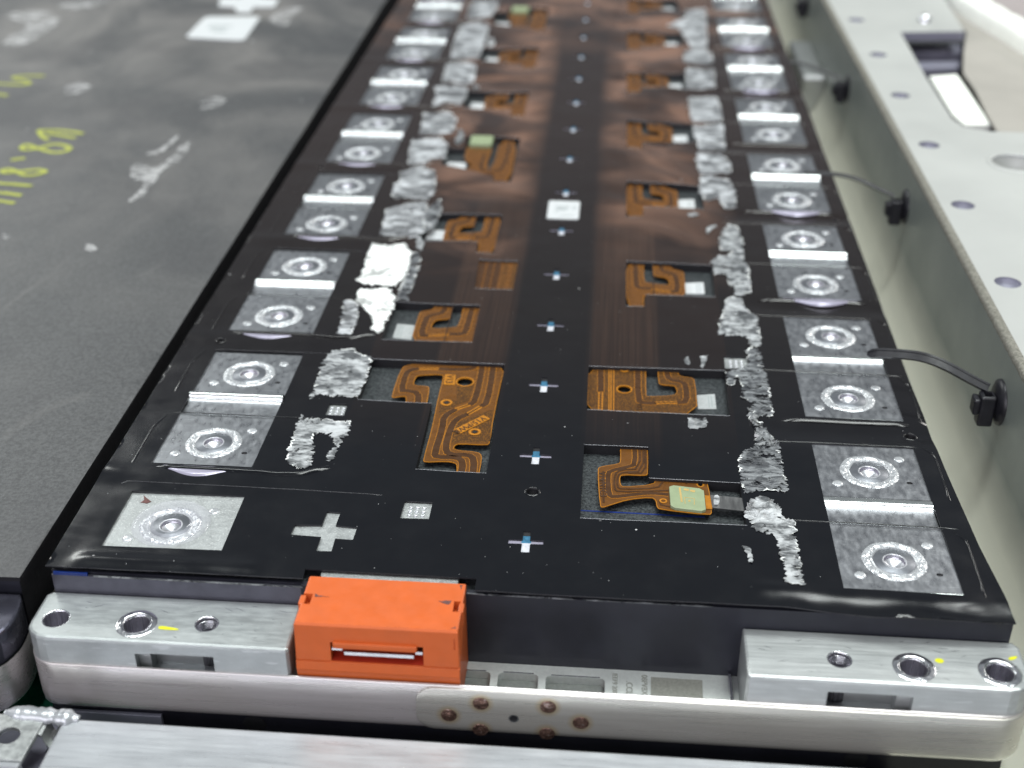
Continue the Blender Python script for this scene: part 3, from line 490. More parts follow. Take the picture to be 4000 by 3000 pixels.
for x, y in T['rholes'] + [[95.9, 40.5]]:
    me = lathe('hole_liner', [(2.72, 11.9), (2.5, 10.6), (0.02, 10.4)], 'lilac', 26, (x, y, 0)); add(rail, 'hole_liner', me)
add(rail, 'bolt_recess', lathe('bolt_recess', [(7.6, 12.05), (7.2, 12.5), (6.4, 12.5), (6.15, 11.6), (6.1, 7), (3, 6.9), (2.6, 9.3), (.02, 9.5)], ['flange'], 36, (115.9, 155, 0)))
add(rail, 'screw', lathe('screw', [(2.6, 12.02), (2.5, 12.5), (1.9, 13.6), (1.0, 14.2), (.02, 14.3)], 'pin', 24, (T['rscrew'][0][0], T['rscrew'][0][1], 0)))
add(rail, 'slot_floor', sheet('slot_floor', [(104, 180), (190, 180), (190, 330), (104, 330)], 'darkslot', -14, 1))
for nm, key, z_, h in (('cross_bar', 'bar1', 3, 5), ('cross_bar', 'bar2', 3, 5)):
    add(rail, nm, bm_mesh(nm, prism([tuple(p) for p in T[key]], z_ - h, z_, .8), 'lilac'))
add(rail, 'bolt_head', lathe('bolt_head', [(2.8, -6), (2.8, -2), (2.2, -.6), (1.2, 0), (.02, .1)], 'pin', 24, (118.5, 303, 0)))
structure('white_panel', bm_mesh('white_panel', prism([tuple(p) for p in T['white']], 0, 7.5, .4), 'foam'))
structure('tan_sheet', sheet('tan_sheet', [(135.8, 520), (136, 357.9), (134.6, 296), (128.0, 270), (123, 247.7), (122.6, 229), (119.5, 189), (133, 181), (320, 181), (320, 520)], 'tan', 9, 1, grid=6, zf=lambda x, y: .8 * noise.noise(Vector((x * .03, y * .02, 3)))), )
V, F = [], []
foam = [tuple(p) for p in T['foam']]
up = resample([(137.0, 420), (136.3, 345), (136.6, 327), (139.0, 310), (141.5, 298), (143.8, 287), (145.5, 275), (150, 250), (160, 222)], 1.5, False)
for x, y in up:
    q = .7 * noise.noise(Vector((x * .4, y * .4, 0))); wv = 9 + 1.2 * noise.noise(Vector((x * .3, y * .25, 5)))
    for a, z_ in ((0, 8.2), (.3 + q, 13.5), (1.6 + q, 15.6), (wv - 1.5, 15.9), (wv, 14 + q), (wv + .4, 8.2)): V.append((x + a, y, z_))
for i in range(len(up) - 1):
    for j in range(5): a = i * 6 + j; F.append((a, a + 1, a + 7, a + 6))
fo = link('foam_strip', mesh('foam_strip', V, F, 'foam', smooth=True), None, None, 'bright white ragged foam strip running into the top right corner', 'foam strip')
ribbon('tan_seam', [T['groove']], 'pink', 9.9, 2.2, .2, rail) if False else None
structure('pinkish_sheet', sheet('pinkish_sheet', [(147, 520), (147, 300), (160, 240), (340, 200), (340, 520)], 'pink', 11.2, 1, grid=8, zf=lambda x, y: .6 * noise.noise(Vector((x * .05, y * .03, 8)))))
cb = thing('channel_block', (88, 300, -28), 'blurred metal block in the gap between the module and the rail, far end', 'metal block')
add(cb, 'block_body', bm_mesh('block_body', box(79.5, 296, -24, 88.2, 344, -8, 1.2), 'bracket'))
# ================================================================ BATTERY MODULE
mod = thing('battery_module', (0, 200, -58), 'black battery module in the centre with two columns of silver welded terminals', 'battery module')
cellm = link('cell_stack', sheet('cell_stack', [(-75, -11.9), (73, -11.9), (73, 480), (-75, 480)], ['cell', 'void'], -2.0, 45)); child(mod, cellm)
# black gaps between cells and the carrier below the cover
for k in range(0, 17):
    ribbon('cell_gap', [[(-74, 26 * k + 13), (72, 26 * k + 13)]], 'void', -1.97, 1.0, .05, cellm) if k > 1 else None
ribbon('cell_wrap', [[(6.5, 12.4), (30, 12.2)]], 'blue', -1.95, .35, .05, cellm, label='narrow bright blue strip of cell wrap')
# windows of the cover film -------------------------------------------------
wins = []
wins.append([(-36.3, 60), (-8.7, 59.9), (-8.6, 19.7), (-21.4, 19.9), (-21.6, 43.1), (-36.3, 43.4)])
wins.append([(-35.9, 86.5), (-16.4, 86.3), (-16.4, 68.6), (-35.8, 68.5)])
wins.append([(-19.1, 110.8), (-9.7, 110.6), (-9.7, 95.0), (-18.6, 94.8)])
wins.append([(8.6, 30.5), (20.4, 30.6), (20.4, 20.6), (36.5, 20.3), (36.7, 7.6), (8.6, 7.4)])
wins.append([(8.6, 60.5), (36.3, 60.9), (36.2, 43.0), (8.7, 43.1)])
rowS = []
for k in range(4, 17):
    s = 1 if k % 2 == 0 else -1; c = 26 * k; rowS.append((s, k))
    if s == -1 and k in (7, 13):
        wins.append([(-31.5, c + 16.2), (-31.5, c + 6.5), (-36.3, c + 6.3), (-36.4, c - 9), (-21, c - 14), (-20.4, c - 18.6), (-15.7, c - 18.8), (-15.7, c + 16.4)])
    else:
        wins.append([(s * x, c + y) for x, y in [(16.1, 8.8), (36.5, 8.2), (36.3, -9.1), (20.5, -9.2), (20.3, -15.3), (16.1, -15.3)]])
for w_ in wins:
    w_[:] = [(x + random.uniform(-.06, .06), y + random.uniform(-.1, .1)) for x, y in w_]
holes = [resample(w_, 1.5) for w_ in wins]
def crossp(cx, cy): return [(cx - .62, cy + 3.0), (cx + .58, cy + 3.0), (cx + .62, cy + .55), (cx + 2.85, cy + .5), (cx + 2.85, cy - .5), (cx + .68, cy - .55), (cx + .7, cy - 2.75), (cx - .7, cy - 2.8), (cx - .65, cy - .55), (cx - 2.95, cy - .55), (cx - 2.95, cy + .5), (cx - .62, cy + .55)]
for k in range(0, 17): holes.append(crossp(-.1 - .02 * k, 26 * k))
bigplus = [(-34.6, 5.8), (-32.3, 5.7), (-32.4, 2.0), (-28.7, 1.7), (-28.8, -1.7), (-31.8, -1.6), (-31.7, -5.1), (-34.2, -5.2), (-34.2, -1.4), (-39.4, -1.2), (-39.2, 1.6), (-34.7, 1.9)]
holes.append(bigplus)
dots9 = [(-19.4, 7.5), (-39.6, 39.2), (38.9, 64.5)] + [(39.0, 26 * k + 12.3) for k in (6, 10)]
for cx, cy in dots9: holes.append([(cx - 2.5, cy - 2.6), (cx + 2.4, cy - 2.5), (cx + 2.4, cy + 2.5), (cx - 2.4, cy + 2.5)] if cx != -39.6 else [(cx - 1.8, cy - 2.2), (cx + 1.8, cy - 2.2), (cx + 1.7, cy + 2.2), (cx - 1.7, cy + 2.2)])
rounds = [(0, 14.6, 1.12), (-69.6, 65.1, .85), (69.6, 39.0, 1.0), (69.6, 143, .9), (69.6, 247, .9), (-69.6, 169, .8)]
for x, y, r in rounds: holes.append(circle(x, y, r, 20))
# terminal sheets: right pairs (0,1),(2,3).. ; left one single, then pairs (1,2),(3,4)..
pairsR = [0, 2, 4, 6, 8, 10, 12, 14]; pairsL = [1, 3, 5, 7, 9, 11, 13, 15]
for k in pairsR: holes.append(resample([(50.65, 26 * k - 7.9), (69.2, 26 * k - 8.1), (69.2, 26 * k + 34.4), (50.65, 26 * k + 34.5)], 3))
for k in pairsL: holes.append(resample([(-69.5, 26 * k - 7.8), (-50.9, 26 * k - 7.9), (-50.9, 26 * k + 34.9), (-69.5, 26 * k + 35.0)], 3))
holes.append([(-69.8, -6.6), (-49.7, -6.3), (-49.9, 9.2), (-69.9, 9.0)])
outline = [(-76.9, -12.6), (-34.8, -12.4), (-35.0, -10.0), (-7.3, -10.2), (-7.3, -13.2), (26, -13.25), (45, -13.1), (55, -14.0), (76.0, -13.3), (74.4, 5), (73.6, 28), (73.1, 60), (73.1, 480), (-77.5, 480), (-77.7, 150), (-77.4, 60), (-77.2, 10)]
outline = resample(outline, 2.0)
def gauss(d, s): return math.exp(-(d * d) / (2 * s * s))
def sstep(a, b, x): t = min(1, max(0, (x - a) / (b - a))); return t * t * (3 - 2 * t)
def film_z(x, y):
    z_ = 0.0
    z_ += .42 * gauss(y + 10.4 + .0 * x, 1.15) * sstep(-74, -71, x) * (1 - sstep(-44, -41.5, x))
    z_ += (.20 + .2 * gauss(x - 40, 4)) * gauss(y + 9.3 + .02 * (x - 50), 1.25) * sstep(34, 39, x) * (1 - sstep(70, 73.5, x))
    z_ += .18 * sstep(-10.5, -12.6, y) * noise.noise(Vector((x * .07, 0, 1)))
    z_ -= .5 * sstep(60, 76, x) * sstep(-9, -13, y)
    # steps of the carrier under the film, either side column
    if x < -45: z_ += .30 * gauss(((y - 15.0 + 26) % 52) - 26, 1.6) * sstep(-45, -50, x)
    if x > 40: z_ -= .5 * gauss(((y - 39.2 + 26) % 52) - 26, 2.4) * sstep(40, 46, x)
    f = sstep(60, 200, y)
    if abs(x) > 8:
        g = min(1, (abs(x) - 8) / 4) * (1 - sstep(38, 46, abs(x)))
        z_ += f * g * (1.15 * noise.noise(Vector((x * .06, y * .045, 7))) + .35 * noise.noise(Vector((x * .13 + y * .05, y * .12, 3))))
    z_ += .12 * noise.noise(Vector((x * .09, y * .07, 0)))
    return z_
def front_rows(X, Y):
    k_ = Y > -6.6; X, Y = X[k_], Y[k_]; xs = np.arange(-76, 75.5, 1.0); ys = np.arange(-12.9, -6.6, .42)
    A, B = [q.ravel() for q in np.meshgrid(xs, ys)]; return np.concatenate([X, A]), np.concatenate([Y, B])
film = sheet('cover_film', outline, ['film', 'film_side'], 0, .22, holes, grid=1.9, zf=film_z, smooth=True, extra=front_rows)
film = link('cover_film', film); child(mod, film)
# carrier walls round each window, black to give the shade below the film
for w_ in wins:
    V, F = [], []
    for i in range(len(w_)):
        a, b_ = w_[i - 1], w_[i]; b = len(V)
        for (x, y) in (a, b_): V += [(x, y, -.25), (x, y, -2.1)]
        F.append((b, b + 1, b + 3, b + 2))
    child(mod, link('window_wall', mesh('window_wall', V, F, 'void')))
# cut rims on near and far window sides, coloured bright as catching light
for w_ in wins:
    paths = []
    for i in range(len(w_)):
        a, b_ = w_[i - 1], w_[i]
        if abs(a[1] - b_[1]) < 1.0 and abs(a[0] - b_[0]) > 3: paths.append(resample([a, b_], 1.3, False))
    for p in paths:
        V, F = [], []; b = 0; n = len(p)
        for x, y in p:
            q = .05 * noise.noise(Vector((x * 2, y * 2, 0))); zz = film_z(x, y)
            V += [(x, y - .05, zz + .03 + q), (x, y + .0, zz + .07 + q), (x, y + .06, zz + .02)]
        for i in range(n - 1): F += [(b + 3 * i, b + 3 * i + 1, b + 3 * i + 4, b + 3 * i + 3), (b + 3 * i + 1, b + 3 * i + 2, b + 3 * i + 5, b + 3 * i + 4)]
        link('cut_rim', mesh('cut_rim', V, F, 'film_edge'), film)
for x, y, r in rounds: link('hole_collar', lathe('hole_collar', [(r + .35, .0), (r + .18, .16), (r, .1), (r - .04, -.3), (r - .1, -1.6), (.01, -1.62)], ['film', 'void'], 26, (x, y, film_z(x, y)), mi=[0, 0, 1, 1, 1]), film)
# creases and slits in the film
def crease(pts, wd=.35, h=.16, m='film', nm='crease'):
    p = resample(pts, 1.2, False); V, F = [], []; n = len(p)
    for i, (x, y) in enumerate(p):
        a, b_ = Vector(p[max(0, i - 1)]), Vector(p[min(n - 1, i + 1)]); t = (b_ - a).normalized(); s = Vector((-t.y, t.x)) * wd
        e_ = min(1, i / 2, (n - 1 - i) / 2); zz = film_z(x, y) + .01
        for q, hh in ((-1, 0), (-.5, .8), (0, 1), (.5, .8), (1, 0)): V.append((x + s.x * q, y + s.y * q, zz + h * hh * e_))
    for i in range(n - 1):
        for j in range(4): a = i * 5 + j; F.append((a, a + 1, a + 6, a + 5))
    return link(nm, mesh(nm, V, F, m, smooth=True), film)
crease([(-72.6, 11.2), (-71.8, 11.95), (-42, 11.9), (-26, 11.4)], .12, .09, 'film_side')
for k in pairsR:
    for c in (0, 26): crease([(70.9, 26 * k + c + 8.6), (72.6, 26 * k + c + 6), (72.4, 26 * k + c - 8.2)], .22, .22)
    crease([(40, 26 * k + 34.8), (70, 26 * k + 34.8)], .12, .10)
    crease([(38, 26 * k + 9.9), (72, 26 * k + 9.4)], .13, .12)
    crease([(46, 26 * k + 42.8), (70, 26 * k + 42.7)], .6, .42)
for k in pairsL:
    for c in (0, 26): crease([(-71.9, 26 * k + c + 8.6), (-73.0, 26 * k + c + 4), (-72.9, 26 * k + c - 8.2)], .3, .15)
    crease([(-70, 26 * k + 35.3), (-38, 26 * k + 35.2)], .11, .09, 'film_side')
    crease([(-71, 26 * k + 9.8), (-40, 26 * k + 9.6)], .13, .1)
    crease([(-68, 26 * k - 9.2), (-46, 26 * k - 9.6), (-41.5, 26 * k - 9.2), (-37, 26 * k - 6.4)], .6, .45)
for s in (-1, 1):
    for xx in (8.6, 22.4): crease([(s * xx, 62), (s * xx, 300)], .09, .05)
# silver plate behind the orange cap, nine-dot pads, big plus
child(mod, link('front_tab', bm_mesh('front_tab', prism([(-32.4, -10.6), (-31.6, -12.6), (-31.6, -13.0), (-10.2, -13.0), (-10.2, -8), (-32.4, -8)], -1.6, -.55, .1), 'plate_rough')))
child(mod, link('plus_plate', sheet('plus_plate', [(-41, -7), (-27, -7), (-27, 7.5), (-41, 7.5)], 'plate_rough', -.32, .3)))
for cx, cy in dots9:
    r_ = 2.7 if cx != -39.6 else 2.3
    pd = link('pad_plate', sheet('pad_plate', [(cx - r_, cy - r_), (cx + r_, cy - r_), (cx + r_, cy + r_), (cx - r_, cy + r_)], 'plate_rough', -.4, .3)); child(mod, pd)
    dm = lathe('spot_dot', [(.42, 0), (.36, .16), (.2, .24), (.01, .26)], 'weld', 12)
    for i in range(3):
        for j in range(3): o = link('spot_dot', dm, pd); o.location = ((cx + (i - 1) * 1.15) * MM, (cy + (j - 1) * 1.15) * MM, -.4 * MM)
# alignment crosses
for k in range(0, 17):
    cx, cy = -.1 - .02 * k, 26 * k
    V = [(-3.4, -3.4, -.34), (3.4, -3.4, -.34), (3.4, 3.4, -.34), (-3.4, 3.4, -.34)]
    F = [(0, 1, 2, 3)]
    def q4(x0, y0, x1, y1, z_): b = len(V); V.extend([(x0, y0, z_), (x1, y0, z_), (x1, y1, z_), (x0, y1, z_)]); F.append((b, b + 1, b + 2, b + 3))
    q4(-3.1, -.5, 3.0, .5, -.28); q4(-.8, -3, .8, -.05, -.26); q4(-.8, -.05, .8, 1.9, -.25); q4(-.8, 1.9, .8, 3.2, -.24)
    o = link('alignment_cross', mesh('alignment_cross', [(x + cx, y + cy, z_) for x, y, z_ in V], F, ['void', 'lip', 'tapewhite', 'skyblue', 'void'], [0, 1, 2, 3, 4])); child(mod, o)
# busbar sheets ---------------------------------------------------------------
RIDGE = [.95]
def bus_z(y):
    if 9.6 < y < 15.6: return -.35 * sstep(9.6, 10.6, y) * (1 - sstep(14.9, 15.6, y)) 
    d = abs(y - 16.6)
    if d < .92: return RIDGE[0] * math.sqrt(max(0, 1 - (d / .92) ** 2))
    return 0
def bus_mesh(y1, ring_ys):
    ys = [-8.35, -8.25, -8.0, -7.7] ; xs = (-9.32, 9.32)
    hs = [circle(0, c, 1.72, 28) for c in ring_ys] + [circle(6.6, c - 3.0, .55, 12, .38) for c in ring_ys]
    V, F = [], []
    lines = [-7.6, 8, 9.6, 10.0, 10.4, 10.8, 15.0] + [15.55 + 2.3 * i / 12 for i in range(13)] + [18.2, y1] if y1 > 20 else [-7.6, y1]
    yr = [-8.5 + .0, ]
    me = None
    segs = []
    def piece(ya, yb, hh):
        return sheet('p', [(-9.3, ya), (9.3, ya), (9.3, yb), (-9.3, yb)], 'plate', -.26, 0, hh)
    bm = bmesh.new()
    def addm(m): bm.from_mesh(m); bpy.data.meshes.remove(m)
    if y1 > 20:
        addm(piece(-7.6, 9.6, [h for h in hs if h[0][1] < 10])); addm(piece(18.0, y1, [h for h in hs if h[0][1] > 10]))
        ln = [9.6, 9.9, 10.2, 10.6, 14.9, 15.3] + [16.6 - .92 * math.cos(math.pi * i / 16) for i in range(17)] + [18.0]
    else: addm(piece(-7.6, y1, hs)); ln = []
    V, F = [], []
    for y in ln: V += [(-9.3, y, -.26 + bus_z(y)), (9.3, y, -.26 + bus_z(y))]
    for i in range(len(ln) - 1): F.append((2 * i, 2 * i + 1, 2 * i + 3, 2 * i + 2)); 
    nr = len(F); b = len(V); edge = [(-7.6, -.26), (-7.85, -.3), (-8.05, -.42), (-8.2, -.62), (-8.25, -1.1)]
    for y, z_ in edge: V += [(-9.3, y, z_), (9.3, y, z_)]
    for i in range(len(edge) - 1): F.append((b + 2 * i + 2, b + 2 * i + 3, b + 2 * i + 1, b + 2 * i))
    addm(mesh('q', V, F, 'plate', [1 if 5 <= i < nr - 1 or i >= nr else 0 for i in range(len(F))], smooth=True))
    bmesh.ops.remove_doubles(bm, verts=bm.verts, dist=1e-6)
    me = bpy.data.meshes.new('busbar'); bm.to_mesh(me); bm.free(); me.materials.append(M['plate']); me.materials.append(M['ridge']); return me
busP = bus_mesh(34.5, [0, 26]); RIDGE[0] = .3; busL = bus_mesh(34.5, [0, 26])
rings = []
for sd in range(3):
    prof = [(3.45, .0), (3.6, .14), (3.75, .02), (3.95, .03), (4.15, .14), (4.5, .20), (4.85, .16), (5.1, .07), (5.22, .0)]
    V, F, n = [], [], 90
    for r, z_ in prof:
        for i in range(n):
            t = 2 * math.pi * i / n; wob = .22 * noise.noise(Vector((math.cos(t) * 2.2 + 7 * sd, math.sin(t) * 2.2, 5))); q = 0
            if 3.9 < r < 5.15: q = .13 * noise.noise(Vector((math.cos(t) * r * 1.9 + 9 * sd, math.sin(t) * r * 1.9, r * 1.4)))
            V.append(((r + wob) * math.cos(t), (r + wob) * math.sin(t), z_ + q))
    for j in range(len(prof) - 1):
        for i in range(n): a = j * n + i; b = j * n + (i + 1) % n; F.append((a, b, b + n, a + n))
    rings.append(mesh('weld_ring', V, F, 'weld', smooth=False))
pinm = lathe('terminal_pin', [(3.4, 0.0), (3.35, .04), (1.98, .04), (1.85, .10), (1.7, .02), (1.69, -.12), (1.66, -.55), (1.55, -.62), (.9, -.95), (.25, -1.2), (.01, -1.25)], ['inner', 'cup', 'bore'], 32, mi=[0, 0, 1, 1, 2, 2, 2, 1, 1, 1])
dimm = lathe('dimple', [(.95, .0), (.86, .10), (.62, .16), (.3, .19), (.01, .2)], 'weld', 18)
darkm = lathe('vent_hole', [(.5, .0), (.46, -.3), (.01, -.32)], 'void', 12, sx=1.15, sy=.8)
def terminal(bus, cx, cy, base=-.26):
    o = link('weld_ring', random.choice(rings), bus); o.location = (cx * MM, cy * MM, (base + .01) * MM); o.rotation_euler.z = random.uniform(0, 6.28)
    o = link('terminal_pin', pinm, bus); o.location = (cx * MM, cy * MM, base * MM)
    for dx, dy in ((6.1, 4.6), (-6.1, -4.1)): o = link('dimple', dimm, bus); o.location = ((cx + dx) * MM, (cy + dy) * MM, base * MM)
    o = link('vent_hole', darkm, bus); o.location = ((cx + 6.6) * MM, (cy - 3.0) * MM, (base + .01) * MM)
lipV, lipF = [], []
for i in range(25):
    t = i / 24; x = -8.6 + 17.2 * t; h = math.sin(math.pi * t) ** 1.3
    for q, zz in ((0, .1), (.5, .3), (1, .62), (1.2, .5), (1.35, -.05)): lipV.append((x, -8.35 - 2.7 * h * q, .02 + zz * h))
for i in range(24):
    for j in range(4): a = i * 5 + j; lipF.append((a, a + 5, a + 6, a + 1))
lipm = mesh('film_lip', lipV, lipF, 'lip', smooth=True)
for s, ks in ((1, pairsR), (-1, pairsL)):
    for k in ks:
        b_ = link('busbar', busL if (s > 0 and k < 4) else busP, mod); b_.location = Vector((s * 60 - (.1 if s > 0 else .2), 26 * k, 0)) * MM - mod.location
        for c in (0, 26): terminal(b_, 0, c)
        if (s == -1) or k in (4, 6, 10, 12):
            link('film_lip', lipm, b_)
sb = link('end_terminal_plate', sheet('end_terminal_plate', [(-70.5, -7.2), (-49.2, -7.0), (-49.2, 9.8), (-70.6, 9.7)], 'plate_rough', -.3, .5, [circle(-60.2, .1, 1.72, 28)])); child(mod, sb)
terminal(sb, -60.2, .1, -.3)
for d in ([(-67.7, 8.4), (-66.9, 7.6), (-65.7, 6.6), (-66.3, 6.0), (-67.5, 6.2), (-67.1, 7.0)],): link('ink_mark', sheet('ink_mark', d, 'scuff', -.24, .03), sb, label='small dark ink tick')
child(mod, link('clear_blister', lathe('clear_blister', [(3.0, .02), (4.6, .25), (5.6, .62), (6.2, .5), (6.6, .05)], 'clear', 60, (-60.2, .4, -.12)), label='clear domed film bubble over the first left terminal'))
# flex circuits -----------------------------------------------------------------
def traces(parent, wide, narrow, z, ws=1.35, ns=.5, closed=False):
    for p in wide:
        p = smoothpoly(p, 1, False)
        ribbon('trace_border', [p], 'amber_line', z + .05, ws + .20, .04, parent); ribbon('trace', [p], 'amber_dark', z + .09, ws, .03, parent)
    for p in narrow:
        q = resample(smoothpoly(p, 1, False), .45, False)
        zig = [(x + (.16 if i % 2 else -.16), y + (.16 if i % 2 else -.16)) for i, (x, y) in enumerate(q)] if len(p) == 3 and ns > .3 else q
        ribbon('trace_border', [smoothpoly(p, 1, False)], 'amber_line', z + .05, ns + .45, .04, parent); ribbon('trace', [zig], 'amber_dark', z + .09, ns * .55, .03, parent)
def inset(poly, d):
    P = [Vector(p) for p in poly]; n = len(P); A = sum(P[i].x * P[(i + 1) % n].y - P[(i + 1) % n].x * P[i].y for i in range(n)); sg = 1 if A > 0 else -1; o = []
    for i in range(n):
        a = (P[i] - P[i - 1]).normalized(); b = (P[(i + 1) % n] - P[i]).normalized(); t = a + b
        if t.length < .2: o.append(tuple(P[i])); continue
        t.normalize(); nn = Vector((-t.y, t.x)) * sg; o.append(tuple(P[i] + nn * d / max(.55, t.dot(b))))
    return o
def fz(a=.25): return lambda x, y: a * noise.noise(Vector((x * .12, y * .12, 11)))
def flex(poly, holes, z, ground='amber_plain', label=None):
    f = link('flex_circuit', sheet('flex_circuit', poly, 'amber', z, .12, holes), label=label); child(mod, f)
    g = link('copper_area', sheet('copper_area', inset(poly, .16), ground, z + .03, 0, [inset(h, -.3) if len(h) > 6 else h for h in holes]), f)
    return f
hA = circle(*T['fAh'][0], 1.55, 26)
fA = flex(smoothpoly(T['fA'], 1), [hA], -.8, 'amber_plain', 'large amber flex circuit with two copper tracks bending through an L shaped window')
for i, g in enumerate(T['fAg']): link('hatched_area', sheet('hatched_area', g, 'amber_mid' if i != 2 else 'amber_plain', -.765 + .006 * i, 0, [hA] if i == 3 else ()), fA)
traces(fA, T['fAt'], T['fAn'], -.8, 1.3)
ribbon('hole_rim', [circle(*T['fAh'][0], 1.75, 26) + [circle(*T['fAh'][0], 1.75, 26)[0]]], 'amber_line', -.68, .3, .05, fA)
link('text_patch', sheet('text_patch', T['fAp'], 'amber_line', -.68, .03), fA); link('text_patch', sheet('text_patch', T['fAv'], 'amber_line', -.68, .03), fA)
(a0, b0), (a1, b1) = T['fApt']; text('lettering', 'V15/PWR', 'amber_text', (a0, b0, -.62), 1.95, math.atan2(b1 - b0, a1 - a0), fA)
(a0, b0), (a1, b1) = T['fAvt']; text('lettering', 'V13', 'amber_text', (a0, b0, -.62), 2.1, math.atan2(b1 - b0, a1 - a0), fA)
for c in T['fAc']:
    ribbon('test_pad', [circle(*c, .95, 22) + [circle(*c, .95, 22)[0]]], 'amber_line', -.66, .5, .05, fA); link('pad_hole', lathe('pad_hole', [(.42, 0), (.01, .01)], 'void', 16, (c[0], c[1], -.65)), fA)
fB = flex(smoothpoly(T['fB'], 1), [circle(*T['fBh'][0], .42, 14, .55)], -.6, 'amber_plain', 'amber sensor flex lifted at its end with a pale green stiffener')
traces(fB, T['fBt'], [], -.6, .9); 
for p in T['fBn']: ribbon('trace', [smoothpoly(p, 1, False)], 'amber_dark', -.5, .34, .03, fB)
ribbon('test_pad', [circle(*T['fBh'][1], .55, 18) + [circle(*T['fBh'][1], .55, 18)[0]]], 'amber_line', -.48, .3, .05, fB)
sp = link('sensor_pad', bm_mesh('sensor_pad', prism(smoothpoly(resample(T['fBs'], 2.2), 1), -.6, -.02, .1), 'pad'), fB)
p0 = T['fBs']
def lerp(u, v): return tuple(p0[0][i] * (1 - u) * (1 - v) + p0[1][i] * u * (1 - v) + p0[2][i] * u * v + p0[3][i] * (1 - u) * v for i in (0, 1))
for u0, v0, u1, v1, w_ in ((.30, .08, .33, .72, .34), (.42, .14, .56, .15, .6), (.60, .16, .74, .18, .6), (.42, .5, .42, .78, .12), (.42, .5, .7, .5, .12), (.70, .5, .68, .78, .12), (.52, .63, .58, .63, .5)):
    ribbon('pad_track', [[lerp(u0, v0), lerp(u1, v1)]], 'padline', .01, w_, .02, sp) if False else ribbon('pad_track', [[lerp(u0, v0), lerp(u1, v1)]], 'padline', .01, w_, .02, fB)
link('bare_polyimide', sheet('bare_polyimide', T['fBk'], 'amber_line', -.45, .04), fB)
(a0, b0), (a1, b1) = T['fBx']; text('lettering', 'V14/NTC3', 'amber_text', (a0, b0, -.5), 1.75, math.atan2(b1 - b0, a1 - a0), fB)
nk = link('nickel_tab', sheet('nickel_tab', T['nick'], 'nickel', -.3, .15)); child(mod, nk); link('glue_dab', sheet('glue_dab', smoothpoly(T['nickg'], 1), 'fibre', -.1, .2), nk)
hC = circle(*T['fCh'][0], 1.3, 26)
fC = flex(smoothpoly(T['fC'], 1), [hC], -.8, 'amber_mid', 'wide amber flex circuit with an oval hole and hatched copper')
traces(fC, T['fCt'], [p for p in T['fCn'] if len(p) == 3], -.8, 1.25)
for p in T['fCn']:
    if len(p) == 2: ribbon('trace', [p], 'amber_line', -.7, .2, .03, fC)
ribbon('hole_rim', [circle(*T['fCh'][0], 1.5, 26) + [circle(*T['fCh'][0], 1.5, 26)[0]]], 'amber_line', -.68, .3, .05, fC)
ribbon('test_pad', [circle(*T['fCh'][1], .7, 18) + [circle(*T['fCh'][1], .7, 18)[0]]], 'amber_line', -.68, .4, .05, fC)
(a0, b0), (a1, b1) = T['fCv']; text('lettering', 'V12', 'amber_text', (a0, b0 + 1.2, -.66), 1.6, -math.pi / 2, fC)
# the repeated S shaped flex at every second cell, mirrored left and right
def mir(pts, s, c): return [(s * x, y + c) for x, y in pts]
def labelp(poly, s=1, c=0, full=True):
    l_ = link('cell_label', sheet('cell_label', mir(poly, s, c), 'white' if full else 'label', -1.9, .06)); child(mod, l_)
    q = mir(poly, s, c); f_ = lambda u, v: tuple(q[0][i] * (1 - u) * (1 - v) + q[1][i] * u * (1 - v) + q[2][i] * u * v + q[3][i] * (1 - u) * v for i in (0, 1))
    for u in (.62, .78): ribbon('print_line', [[f_(u, .12), f_(u, .88)]], 'ink', -1.88, .18, .01, l_)
    return l_
labelp(T['lab1'], full=False)
labelp([(-30.2, 79.2), (-34.2, 79.6), (-34.2, 73.0), (-30.0, 72.4)], full=False)
Sk = [(-1, 3)] + [r for r in rowS]
for s, k in Sk:
    c = 26 * k
    if s == -1 and k in (7, 13):
        pl = [(-16.4, 15.5), (-21.6, 15.7), (-21.5, -8.0), (-24.0, -8.2), (-23.3, 12.6), (-30.8, 12.8), (-30.6, -2), (-27.5, -5.0), (-29.6, -11), (-21.5, -13.0), (-20.6, -19.5), (-16.2, -19.6)]
        f = flex(smoothpoly([(x, y + c) for x, y in pl], 1), [], -.7); traces(f, [[(-18.5, c + 15), (-18.6, c - 9), (-22, c - 10.5), (-25.5, c - 9), (-25, c + 3)]], [], -.7)
        sp = link('sensor_pad', bm_mesh('sensor_pad', prism(rrect(-30.2, c + 8.4, -23.6, c + 16.2, .6), -.6, .5, .1), 'pad'), f)
        labelp([(29.9, 2.0), (35.4, 2.3), (35.6, -4.5), (29.9, -4.6)], -1, c - 3); continue
    f = flex(smoothpoly(mir(T['fS'], s, c), 1), [], -.8)
    traces(f, [mir(p, s, c) for p in T['fSt']], [mir(p, s, c) for p in T['fSn']], -.8, 1.45)
    labelp(T['labS'], s, c) if k != 3 else None
fs = flex([(-19.6, 91), (-9.2, 91), (-9.2, 114), (-20.4, 114)], [], -.5)
for i, x in enumerate((-18.1, -16.2, -14.4)): ribbon('trace', [[(x, 92), (x, 113)]], 'amber_dark', -.42, 1.45, .03, fs)
for x in (-12.8, -12.2, -10.3): ribbon('trace', [[(x, 92), (x, 113)]], 'amber_mid', -.42, .35 if x < -11 else 1.0, .03, fs)
